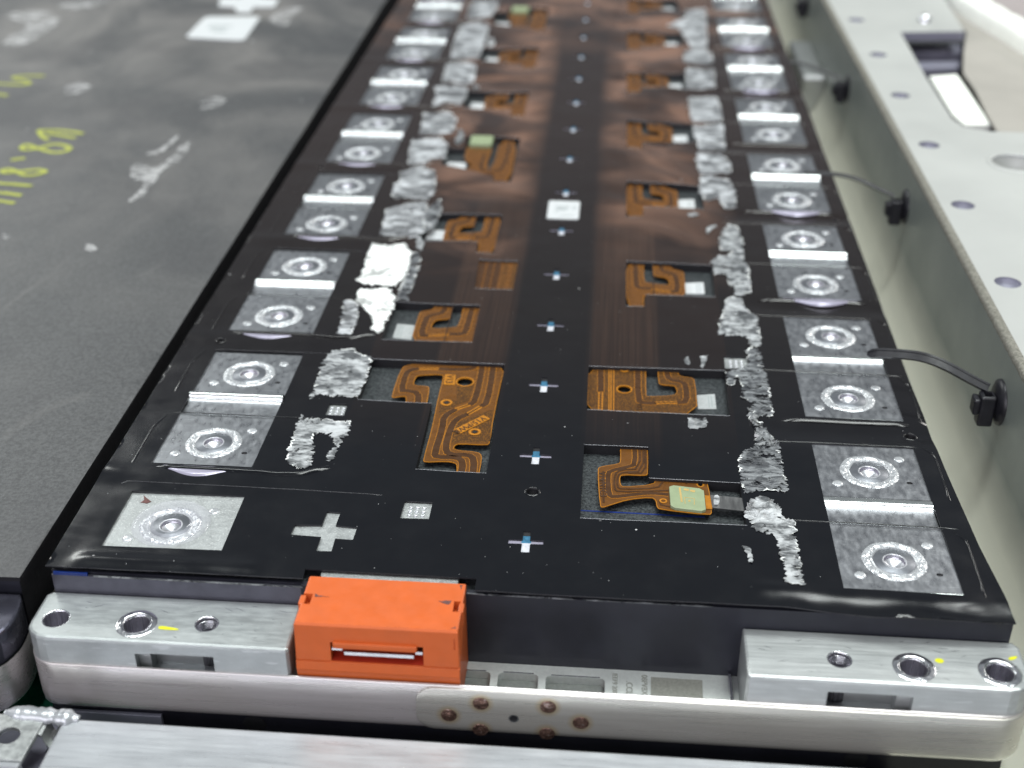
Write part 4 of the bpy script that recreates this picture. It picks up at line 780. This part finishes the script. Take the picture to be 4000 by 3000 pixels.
# white sticker in the middle
stk = link('module_sticker', bm_mesh('module_sticker', prism(rrect(-4.4, 136.8, 3.8, 149.0, .7), .1, .3, 0), 'white')); child(mod, stk); stk['label'] = 'small white printed sticker on the centre line'
for x0, y0, x1 in ((-2.4, 143.8, 1.0), (-2.4, 145.0, 1.0), (-2.4, 142.7, .4), (1.9, 145, 3.0), (1.9, 143.6, 3.0), (-2.8, 140.9, -1.6), (-1.4, 139.2, 2.4)):
    ribbon('print_line', [[(x0, y0), (x1, y0)]], 'ink', .33, .5 if y0 > 142 else .3, .02, stk)
# torn adhesive backing ------------------------------------------------------------
def jag(poly, d=.55, amp=.35, seed=0):
    rnd = random.Random(seed); p = resample(poly, d); n = len(p); o = []
    for i in range(n):
        a, b = Vector(p[i - 1]), Vector(p[(i + 1) % n]); t = (b - a); t = t.normalized() if t.length > 0 else Vector((1, 0)); nn = Vector((t.y, -t.x))
        q = amp * (noise.noise(Vector((p[i][0] * 1.1, p[i][1] * 1.1, seed))) + .5 * rnd.uniform(-1, 1))
        if rnd.random() < .10: q += amp * 1.3
        o.append((p[i][0] + nn.x * q, p[i][1] + nn.y * q))
    return o
style = {'C1': 'paper', 'C3': 'paper', 'C2': 'fibre_grey', 'C5b': 'fibre_grey', 'TLA': 'fibre', 'TLB': 'fibre', 'E4': 'fibre', 'E3': 'fibre_grey', 'E2': 'fibre_grey', 'F1': 'fibre', 'F2': 'fibre'}
tl = {'C1': 'large crumpled bright white liner flap', 'TLA': 'square patch of torn white fibre backing', 'TLB': 'torn white fibre backing with an arch shaped gap', 'E3': 'torn grey fibre strip with a peeled pointed tip', 'E4': 'crumpled cream flap over a narrow torn strip', 'h1': 'small oval scrap of white fibre', 'h2': 'thin curled white shred'}
for i, key in enumerate([k for k in T if k[0] in 'TCDEFGh' and k[:2] != 'Tx' and k not in ('T',) and isinstance(T[k][0][0], (int, float))]):
    poly = T[key]; hi = key[0] in 'CDG' ; small = key[0] == 'h'
    if key in ('C2',): hi = False
    amp = .10 if hi else .05
    if small: amp = .2
    def zf(x, y, amp=amp, i=i, hi=hi, key=key):
        z_ = film_z(x, y) + .12 + amp * .9 * abs(noise.noise(Vector((x * .5, y * .35, i)))) * 2 + amp * .6 * noise.noise(Vector((x * 1.5, y * .9, i + 5)))
        if key == 'E4' and y > 9: z_ += .6 * sstep(9, 12, y) * (1 - sstep(14, 17, y)) + .35 * noise.noise(Vector((x * 1.1, y * 1.1, 4)))
        if key == 'E3' and y > 33: z_ += .25 + .7 * noise.noise(Vector((x, y * .6, 4)))
        if key in ('C1', 'C3', 'C6', 'D4', 'D5'): z_ += .35 * abs(noise.noise(Vector((x * .35, y * .2, 20 + i))))
        return max(z_, film_z(x, y) + .06)
    jp = jag(poly, .26 if not small else .25, .55 if not small else .2, i)
    me = sheet('torn_backing', jp if True else jag(poly, .34 if not small else .25, .42 if not small else .2, i), [style.get(key, 'fibre_glint' if key[0] in 'CDG' else 'fibre')], 0, .06, (), grid=.48 if not small else .35, zf=zf, jitter=.3)
    o = link('torn_backing', me); child(mod, o)
    if key in tl: o['label'] = tl[key]
    if not small:
        rim = [q for q in jp]; V, F = [], []; n = len(rim); rn = random.Random(i)
        for q in range(n):
            x, y = rim[q]; wd_ = rn.uniform(.04, .30) * (.5 + noise.noise(Vector((x * .5, y * .5, i))) + .3); ux, uy = (rim[(q + 1) % n][1] - rim[q - 1][1]), -(rim[(q + 1) % n][0] - rim[q - 1][0]); L_ = math.hypot(ux, uy) or 1
            V += [(x + ux / L_ * wd_, y + uy / L_ * wd_, film_z(x, y) + .08), (x - ux / L_ * wd_, y - uy / L_ * wd_, zf(x, y) + rn.uniform(.02, .08))]
        for q in range(n):
            if noise.noise(Vector((rim[q][0] * .3, rim[q][1] * .3, i + 40))) > .05: F.append((2 * q, 2 * q + 1, (2 * q + 3) % (2 * n), (2 * q + 2) % (2 * n)))
        link('frayed_edge', mesh('frayed_edge', V, F, 'paper'), o)
# front end: slate wall, cast shelf, end blocks, steel band -------------------------
child(mod, link('end_wall', bm_mesh('end_wall', prism([(-76.2, -12.2), (-35.2, -12.3), (-35.2, -12.9), (75.8, -12.95), (75.9, -11.9), (-76.2, -11.8)], -16, -1.05), 'wall')))
child(mod, link('end_wall_painted_sheen', bm_mesh('end_wall_painted_sheen', prism([(-76.0, -12.9), (-33.9, -12.9), (-33.9, -12.35), (-76.0, -12.35)], -6, -1.5), 'wall_light'), label='slate strip above the left end block, coloured lighter as if catching light'))
child(mod, link('wall_lip', bm_mesh('wall_lip', prism([(-8.5, -13.05), (30, -13.1), (30, -12.8), (-8.5, -12.8)], -1.0, -.86), 'fibre_grey')))
child(mod, link('wall_lip', bm_mesh('wall_lip', prism([(-69, -13.05), (-34.9, -13.05), (-34.9, -12.8), (-69, -12.8)], -1.47, -1.3), 'fibre_grey')))
child(mod, link('blue_wrap_edge', bm_mesh('blue_wrap_edge', prism([(-75.6, -13.0), (-70, -13.0), (-70, -12.6), (-75.6, -12.6)], -1.4, -.9), 'blue'), label='bit of blue wrap under the film corner'))
sh = bm_mesh('cast_shelf', prism([(-34.5, -24), (34.9, -24), (34.9, -12.96), (-34.5, -12.96)], -18.9, -15.0), 'shelf')
pk = [(-9.5, -26, -4.6, -15.1), (-3.4, -26, 3.1, -15.1), (4.3, -26, 13.75, -15.2)]
sh = cut(sh, [prism(rrect(a, b, c, d, .9, 4), -16.6, -14) for a, b, c, d in pk])
shelf = link('cast_shelf', sh); child(mod, shelf)
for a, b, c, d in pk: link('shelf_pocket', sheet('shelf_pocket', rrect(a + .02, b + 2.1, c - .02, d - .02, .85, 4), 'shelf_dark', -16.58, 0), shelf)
for a, b, c, d in pk: ribbon('pocket_rim', [[(a + .8, d + .12), (c - .8, d + .12)]], 'pin', -14.97, .22, .06, shelf)
for s_, x, sz, ln in (('IEEF9 2003E', 15.3, 1.15, 0), ('.CCLC', 17.6, 1.45, -1.6), ('08PVBXS', 20.0, 1.35, 0)):
    text('etched_text', s_, 'etched', (x, -13.9 + ln, -14.95), sz, -math.pi / 2, shelf)
link('etched_patch', sheet('etched_patch', [(21.1, -14.25), (29.3, -14.35), (29.2, -19), (21.0, -19)], 'etched', -14.97, .02), shelf)
link('shelf_step', bm_mesh('shelf_step', prism([(33.4, -24), (33.9, -24), (33.9, -13.3), (33.4, -13.3)], -15.1, -14.2, .1), 'pin'), shelf)
def end_block(outline, holes, pocket, mat, tapers=()):
    me = bm_mesh('end_block', prism(outline, -18.9, -4.8, .55), mat)
    cs = [cyl(x, y, r, -18, -4) for x, y, r, _ in holes] + [box(*pocket[0]), box(*pocket[1])]
    me = cut(me, cs); return me
OL = smoothpoly([(-77.0, -12.95), (-35.5, -12.95), (-35.2, -24.0), (-73.0, -24.0), (-76.2, -22.6), (-77.2, -19.6)], 0)
OL = [(-76.2, -12.95), (-35.3, -12.95), (-35.0, -23.5), (-35.4, -24.0), (-73.5, -24.0), (-74.9, -23.7), (-76.1, -22.9), (-76.9, -21.7), (-77.1, -20.3), (-77.1, -13.8)]
HL = [(-73.2, -19.6, 2.05, 0), (-60.1, -19.8, 2.1, 1), (-49.1, -18.95, 1.75, 0)]
HR = [(49.05, -19.2, 1.75, 0), (60.0, -20.1, 2.1, 1), (72.7, -20.1, 2.1, 1)]
OR = [(77.1, -20.3), (76.9, -21.7), (76.1, -22.9), (74.9, -23.7), (73.5, -24.0), (35.2, -24.0), (34.8, -23.5), (34.9, -12.97), (76.2, -12.97), (77.1, -14.2)]
bl = link('end_block', end_block(OL, HL, [(-57.5, -25, -12, -46.9, -20.5, -7.0, .0), (-59.4, -25, -12, -56, -22.6, -7.2, .0)], 'block')); child(mod, bl); bl['label'] = 'left brushed aluminium end block'
br2 = link('end_block', end_block(OR, HR, [(46.9, -25, -12, 57.5, -20.5, -7.0, .0), (56, -25, -12, 59.6, -22.6, -7.2, .0)], 'block_cut')); child(mod, br2); br2['label'] = 'right milled aluminium end block'
for blk, H in ((bl, HL), (br2, HR)):
    for x, y, r, rim in H:
        link('bore', lathe('bore', [(r - .01, -4.95), (r - .03, -14), (.02, -14.1)], 'bore', 36, (x, y, 0)), blk)
        V_, F_ = [], []; nt = 130
        for q in range(nt + 1):
            t_ = 2 * math.pi * q / 26; zz = -5.6 - .34 * q / 26 * 1.0
            for rr, dz in ((r - .02, .08), (r - .16, 0), (r - .02, -.08)): V_.append((x + rr * math.cos(t_), y + rr * math.sin(t_), zz + dz))
        for q in range(nt):
            for j in (0, 1): a_ = 3 * q + j; F_.append((a_, a_ + 1, a_ + 4, a_ + 3))
        if abs(x) < 50: link('thread', mesh('thread', V_, F_, 'pin', smooth=True), blk)
        if rim: link('swaged_ring', lathe('swaged_ring', [(r - .05, -5.1), (r + .05, -4.72), (r + .45, -4.62), (r + .75, -4.76), (r + 1.0, -4.70), (r + 1.15, -4.82)], 'pin', 40, (x, y, 0), noise_=.08), blk)
        else: link('bore_rim', lathe('bore_rim', [(r - .05, -5.0), (r + .02, -4.78), (r + .15, -4.80)], 'pin', 40, (x, y, 0)), blk)
link('paint_mark', sheet('paint_mark', smoothpoly([(-56.4, -20.0), (-54.5, -20.2), (-53.0, -20.55), (-53.2, -20.8), (-55.0, -20.85), (-56.4, -20.75)], 1), 'yellow', -4.74, .05), bl, label='yellow paint dash')
link('paint_mark', sheet('paint_mark', smoothpoly(circle(64.1, -18.3, .7, 9, .55), 1), 'yellow', -4.74, .05), br2, label='yellow paint dot')
link('paint_mark', sheet('paint_mark', smoothpoly([(74.8, -17.4), (75.9, -16.9), (76.2, -16.3), (75.2, -16.5), (74.6, -16.9)], 1), 'yellow', -4.74, .05), br2, label='yellow paint smear at the corner')
# band
def band(x0, x1, z_top, z_bot, off, rc, yb, ycap_l=True, yf=-24.0, start=None, mat='steel', name='steel_band'):
    path = []
    L_, R_ = x0 - off, x1 + off; fy = yf - off; rc += off
    if start is None: path += [(L_, yb), (L_, fy + rc + 3)] + [(L_ + rc * (1 - math.cos(math.radians(t))), fy + rc * (1 - math.sin(math.radians(t)))) for t in range(0, 91, 10)]
    else: path += [(start, fy)]
    xa = path[-1][0]
    if start is not None: path += [(start + 3 * (1 - math.cos(math.radians(t))), fy) for t in range(9, 91, 9)]; xa = path[-1][0]
    n_ = 40; path += [(xa + (R_ - rc - xa) * i / n_, fy) for i in range(1, n_)]
    path += [(R_ - rc * (1 - math.sin(math.radians(t))), fy + rc * (1 - math.cos(math.radians(t)))) for t in range(0, 91, 10)] + [(R_, fy + rc + 3), (R_, yb)]
    prof = [(.45, z_top), (0, z_top), (-.02, z_top - .15)] + [(0, z_top - (z_top - z_bot - 1.6) * i / 5) for i in range(1, 6)]
    prof += [(1.5 * (1 - math.cos(math.radians(t))), z_bot + 1.6 - 1.6 * math.sin(math.radians(t))) for t in range(18, 91, 18)]
    V, F = [], []; n = len(path); m = len(prof)
    for i, (x, y) in enumerate(path):
        a, b = Vector(path[max(0, i - 1)]), Vector(path[min(n - 1, i + 1)]); t = (b - a).normalized(); nn = Vector((-t.y, t.x))
        for d, z_ in prof:
            z__ = z_
            if start is not None and x < start + 3.0 and y < fy + .01:
                u = (start + 3.0 - x) / 3.0; c_ = 3.0 * (1 - math.sqrt(max(0, 1 - u * u))); zc = (z_top + z_bot) / 2; hh = (z_top - z_bot) / 2
                z__ = zc + (z_ - zc) * (hh - c_) / hh
            V.append((x + nn.x * d, y + nn.y * d, z__))
    for i in range(n - 1):
        for j in range(m - 1): a = i * m + j; F.append((a, a + 1, a + m + 1, a + m))
    return mesh(name, V, F, mat, smooth=True)
bn = link('steel_band', band(-77.2, 77.2, -9.9, -19.5, .35, 4.5, 460)); child(mod, bn)
V = None
pb = link('band_overlap', band(-77.2, 77.2, -10.1, -19.45, .8, 4.6, 460, start=-15.4, mat='steel2'), label='overlapping steel band end with burnt weld spots'); child(mod, pb)
# finer steps at the rounded start of the overlap
rotx = Matrix.Rotation(math.radians(90), 4, 'X')
for x, z_ in ((-10.3, -15.5), (-5.3, -12.7), (-5.4, -18.2), (5.1, -12.6), (5.0, -18.2), (10.2, -15.5)):
    me = lathe('weld_spot', [(1.25, 0), (1.1, .12), (.85, .05), (.7, .1), (.35, .2), (.01, .22)], 'rust', 22, noise_=.08); me.transform(Matrix.Translation(Vector((x, -24.82, z_)) * MM) @ rotx); link('weld_spot', me, pb)
me = lathe('round_hole', [(.8, .02), (.7, .04), (.62, -.0), (.01, .01)], ['pin', 'void'], 22, mi=[0, 0, 1]); me.transform(Matrix.Translation(Vector((-.2, -24.83, -15.4)) * MM) @ rotx); link('round_hole', me, pb)
child(mod, link('lower_case', bm_mesh('lower_case', prism([(-75, -23.2), (75, -23.2), (75, 460), (-75, 460)], -57, -19.0), 'under')))
child(mod, link('case_plate', bm_mesh('case_plate', prism([(-72, -24.0), (-57, -24.0), (-57, -23.25), (-72, -23.25)], -25, -20.3, .1), 'lilac')))
for x in (-42, 53): me = lathe('drain_hole', [(1.9, 0), (1.7, .05), (.01, .06)], 'void', 20, sy=.8); me.transform(Matrix.Translation(Vector((x, -23.3, -21.3)) * MM) @ rotx); child(mod, link('drain_hole', me))
# small burrs, chips and dust on the near metal (real geometry, loose grit)
rg = random.Random(5)
for blk, (x0, x1, y0, y1, z_, cnt) in ((bl, (-75, -37, -22.5, -14, -4.78, 26)), (br2, (37, 75, -22.5, -14, -4.78, 22))):
    V_, F_ = [], []
    for _ in range(cnt):
        x, y = rg.uniform(x0, x1), rg.uniform(y0, y1); a_ = rg.uniform(-.45, .45); L_ = rg.uniform(.3, 2.6); w_ = rg.uniform(.02, .045); b_ = len(V_)
        dx, dy = math.cos(a_) * L_ / 2, math.sin(a_) * L_ / 2
        V_ += [(x - dx, y - dy, z_), (x + .0 + dy * w_ * 4, y - w_, z_), (x + dx, y + dy, z_), (x - dy * w_ * 4, y + w_, z_)]; F_.append((b_, b_ + 1, b_ + 2, b_ + 3))
    link('fine_scratches', mesh('fine_scratches', V_, F_, 'pin'), blk, kind='stuff')
V_, F_ = [], []
for _ in range(70):
    x, y = rg.uniform(-66, 105), rg.uniform(-52, -31); q = rg.uniform(.05, .16); b_ = len(V_); V_ += [(x - q, y - q, -15.98), (x + q, y - q * .6, -15.98), (x + q * .7, y + q, -15.97), (x, y, -15.9)]; F_ += [(b_, b_ + 1, b_ + 3), (b_ + 1, b_ + 2, b_ + 3), (b_ + 2, b_, b_ + 3)]
link('beam_grit', mesh('beam_grit', V_, F_, 'bracket'), None, 'stuff', 'sparse dark specks of grit on the bare aluminium beam', 'grit')
# ================================================================ ORANGE CAP
cap = thing('terminal_cap', (-21, -18, -15), 'orange plastic terminal cover with a slotted front, clipped between end block and black wall', 'plastic cap')
cb_ = bmesh.new()
prf = [(-11.9, -14.9), (-11.9, .05), (-12.15, .3), (-23.2, .3), (-23.5, 0), (-23.75, -6.6), (-23.4, -6.85), (-23.75, -7.05), (-23.95, -8.4), (-23.65, -9.9), (-23.2, -11.5), (-23.2, -14.9)]
A = [cb_.verts.new((-33.9 - (.1 if z_ < -6.8 else 0) + (.25 if z_ > .1 else 0), y, z_)) for y, z_ in prf]; B = [cb_.verts.new((-8.65 + (.1 if z_ < -6.8 else 0) - (.25 if z_ > .1 else 0), y, z_)) for y, z_ in prf]
for i in range(len(prf)): cb_.faces.new((A[i], A[(i + 1) % len(prf)], B[(i + 1) % len(prf)], B[i]))
cb_.faces.new(A); cb_.faces.new(B)
bmesh.ops.recalc_face_normals(cb_, faces=cb_.faces)
bmesh.ops.bevel(cb_, geom=[e_ for e_ in cb_.edges if abs(e_.verts[0].co.x - e_.verts[1].co.x) < 3 and e_.verts[0].co.z > -9], offset=.18, segments=2, affect='EDGES', profile=.5)
cm = bm_mesh('cap_body', cb_, 'orange')
cm = cut(cm, [box(-28.4, -25, -6.7, -14.1, -20.6, -3.0), box(-34.6, -18.9, -1.4, -32.3, -16.4, 2), box(-10.1, -18.9, -1.4, -9.1, -16.4, 2), box(-9.4, -23.9, -3.2, -9.2, -23.35, -1.2)])
cbo = link('cap_body', cm); child(cap, cbo)
link('slot_shade_lining', bm_mesh('slot_shade_lining', box(-28.38, -20.9, -6.68, -14.12, -20.62, -3.02), 'orange_dark'), cbo)
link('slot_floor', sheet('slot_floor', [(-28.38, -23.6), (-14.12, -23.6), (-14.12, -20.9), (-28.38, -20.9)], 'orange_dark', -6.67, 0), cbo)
add(cap, 'grip_bar', bm_mesh('grip_bar', box(-28.0, -24.1, -3.9, -15.0, -21.2, -2.75, .25), 'orange'))
add(cap, 'contact_strip', bm_mesh('contact_strip', box(-26.4, -23.5, -5.55, -15.6, -23.0, -4.85, .06), 'pin'), label='rough silver contact strip in the slot')
add(cap, 'contact_end', bm_mesh('contact_end', box(-28.3, -23.45, -4.75, -26.6, -21, -4.15, .08), 'pin')); add(cap, 'contact_end', bm_mesh('contact_end', box(-15.4, -23.45, -4.75, -14.2, -21, -4.15, .08), 'pin'))
for d in ([(-32.0, -16.35), (-31.3, -16.75), (-29.6, -17.0), (-31.9, -17.15)], [(-12.6, -16.6), (-10.5, -16.3), (-10.8, -17.4), (-11.6, -17.2)], [(-10.0, -22.9), (-9.3, -22.3), (-9.1, -22.8)], [(-9.7, -12.5), (-9.2, -12.5), (-9.4, -13.6)]):
    link('scuff', sheet('scuff', jag(d, .3, .08, 3), 'scuff', .325, .02), cbo)
add(cap, 'latch_tab', bm_mesh('latch_tab', box(-34.25, -18.7, -3, -33.3, -16.5, .1, .2), 'orange')); add(cap, 'latch_tab', bm_mesh('latch_tab', box(-9.35, -18.7, -3, -8.5, -16.5, .1, .2), 'orange'))
# ================================================================ CABLE TIES
def smooth3(P, it=2):
    for _ in range(it):
        o = [P[0]]
        for a, b in zip(P, P[1:]): o += [tuple(a[i] * .75 + b[i] * .25 for i in range(3)), tuple(a[i] * .25 + b[i] * .75 for i in range(3))]
        P = o + [P[-1]]
    return P
def tie(path, my, mz, label, idx):
    t = thing('cable_tie', (86, my, mz - 5), label, 'cable tie', 'black cable ties fixed along the rail wall')
    P = smooth3([tuple(p) for p in path], 2); V, F = [], []; n = len(P)
    for i, p in enumerate(P):
        a, b = Vector(P[max(0, i - 1)]), Vector(P[min(n - 1, i + 1)]); tt = (b - a).normalized(); u = i / (n - 1)
        wd = Vector((0.0, .8, .6)); wd = (wd - tt * wd.dot(tt)).normalized(); up = tt.cross(wd).normalized(); up = up if up.z > 0 else -up
        w2 = (.95 if idx == 0 else .45) * min(1, .35 + u * 6); h = .36 if idx == 0 else .25
        for s_, q in ((-1, -1), (1, -1), (1, 1), (.55, 1.0), (.5, .6), (-.5, .6), (-.55, 1), (-1, 1)): V.append(tuple(Vector(p) + wd * w2 * s_ + up * h * q))
    for i in range(n - 1):
        for j in range(8): a = i * 8 + j; b = i * 8 + (j + 1) % 8; F.append((a, b, b + 8, a + 8))
    F += [tuple(range(8)), tuple(range((n - 1) * 8, n * 8))]
    add(t, 'strap', mesh('strap', V, F, 'black', smooth=False))
    e_ = P[-1]
    hd = box(84.6, my - 1.9, mz - 5.0, 87.5, my + 1.2, mz + 1.6, .4)
    hm = cut(bm_mesh('head', hd, 'black'), [box(85.3, my - 1.2, mz - .5, 86.9, my + .5, mz + 4)])
    add(t, 'head', hm)
    add(t, 'head_foot', bm_mesh('head_foot', box(83.4, my - 1.8, mz - 2.6, 84.6, my + 1.2, mz + .9, .4), 'black'))
    rx = Matrix.Rotation(math.radians(-90), 4, 'Y')
    me = lathe('mounting_disc', [(4.6, 0), (4.5, .5), (3.6, .95), (1.5, 1.2), (.01, 1.25)], 'black', 36); me.transform(Matrix.Translation(Vector((88.75, my + .2, mz - .4)) * MM) @ rx); add(t, 'mounting_disc', me)
    return t
tie(T['tie1'], 51.0, 1.2, 'nearest black cable tie, its strap reaching over the second right terminal pair', 0)
tie(T['tie2'], 150.9, 1.2, 'second black cable tie from the camera, half way along the rail wall', 1)
tie(T['tie3'], 253.6, 1.2, 'third cable tie, blurred, just before the metal block in the gap', 2)
tie([(70, 371, 6), (76, 369, 6.4), (81, 367, 5.2), (86, 365, 3)], 364, 1.2, 'farthest cable tie, a dark blur at the top edge of the picture', 3)
# ================================================================ NEIGHBOUR MODULE
nb = thing('neighbour_module', (-170, 200, -58), 'second battery module on the left under a dusty dark grey sheet with yellow handwriting', 'battery module')
ne = [tuple(p) for p in T['nedge']]
ne = [(-83.9, 520), (-83.7, 366), (-82.6, 240), (-81.6, 130), (-81.0, 61), (-80.6, 4), (-80.5, -14.6)]
cv = [(x, y) for x, y in ne] + [(-83.7, -14.7), (-200, -14.2), (-330, -14), (-330, 520)]
cvo = link('cover_sheet', sheet('cover_sheet', resample(cv, 8), ['cover', 'void'], -1, .8, (), grid=6, zf=lambda x, y: .25 * noise.noise(Vector((x * .03, y * .03, 2))) + .08 * noise.noise(Vector((x * .2, y * .2, 2))), smooth=True)); child(nb, cvo)
def on_cover(x, y): return -1 + .25 * noise.noise(Vector((x * .03, y * .03, 2))) + .08 * noise.noise(Vector((x * .2, y * .2, 2))) + .12
for s_ in T['mark']:
    p = smoothpoly(s_, 2, False); p = resample(p, .8, False); n = len(p)
    V, F = [], []
    for i, (x, y) in enumerate(p):
        a, b = Vector(p[max(0, i - 1)]), Vector(p[min(n - 1, i + 1)]); t = (b - a).normalized(); q = Vector((-t.y, t.x)) * (.85 + .2 * noise.noise(Vector((x, y, 0))))
        zz = on_cover(x, y); V += [(x + q.x, y + q.y, zz), (x - q.x, y - q.y, zz)]
    for i in range(n - 1): F.append((2 * i, 2 * i + 1, 2 * i + 3, 2 * i + 2))
    link('marker_stroke', mesh('marker_stroke', V, F, 'chalk'), cvo)
M['smear'] = None
k_ = NT('dry_white_smear'); k_.set('Base Color', (.50, .50, .50)); k_.set('Roughness', .8)
al = k_.ramp(k_.noise(.22, 5, k_.vec(.6, 1.2, 1, rot=.9), .7, 1.0), [(.38, 0.), (.60, .85)]); k_.set('Alpha', al); M['smear'] = k_.m
for i, s_ in enumerate(T['smear']):
    me = sheet('smear', jag(smoothpoly(s_, 2), 1.5, .5, i), 'smear', .0, 0, (), grid=3, zf=lambda x, y: on_cover(x, y) + .02 + .01 * 1); link('smear', me, cvo)
sk = link('white_sticker', bm_mesh('white_sticker', prism(smoothpoly(resample(T['nsl'], 6), 1), -.95, -.55, 0), 'white')); child(nb, sk)
for dx, dy, l_ in ((-144.5, 318, 9), (-144, 314.5, 7), (-141, 310.5, 5)): ribbon('print_line', [[(dx, dy), (dx + l_, dy)]], 'ink', -.53, 1.6, .02, sk)
child(nb, link('white_cross', bm_mesh('white_cross', prism([tuple(p) for p in T['nsc']], -.95, -.6, 0), 'white')))
sd = [(x - .2, y) for x, y in ne]
V, F = [], []
for x, y in sd: V += [(x, y, -1.5), (x + .1, y, -58)]
for i in range(len(sd) - 1): F.append((2 * i, 2 * i + 1, 2 * i + 3, 2 * i + 2))
child(nb, link('side_wall', mesh('side_wall', V, F, 'void')))
child(nb, link('end_wall', bm_mesh('end_wall', prism([(-330, -13.9), (-81, -13.9), (-81, -12.5), (-330, -12.5)], -16, -1.6), 'wall')))
nbo = [(-330, -14.2), (-81.2, -14.2), (-79.9, -16.5), (-79.4, -20), (-79.6, -22.5), (-80.6, -25.2), (-82.6, -27.2), (-86, -28.2), (-330, -28.2)]
child(nb, link('end_block', bm_mesh('end_block', prism(smoothpoly(nbo, 1), -9.9, -4.2, .5), 'darkmetal')))
nbb = [(x + (.35 if x > -300 else 0), y - .3) for x, y in nbo[1:]]
V, F = [], []; nbb = smoothpoly([(-79.6, 460), (-79.6, 60)] + nbb[1:], 1, False)
for x, y in nbb: V += [(x, y, -9.8), (x, y, -17.6), (x - .5, y + .5, -18.8)]
for i in range(len(nbb) - 1): F += [(3 * i, 3 * i + 1, 3 * i + 4, 3 * i + 3), (3 * i + 1, 3 * i + 2, 3 * i + 5, 3 * i + 4)]
child(nb, link('steel_band', mesh('steel_band', V, F, 'steel', smooth=True)))
print('OBJECTS', len(bpy.data.objects))
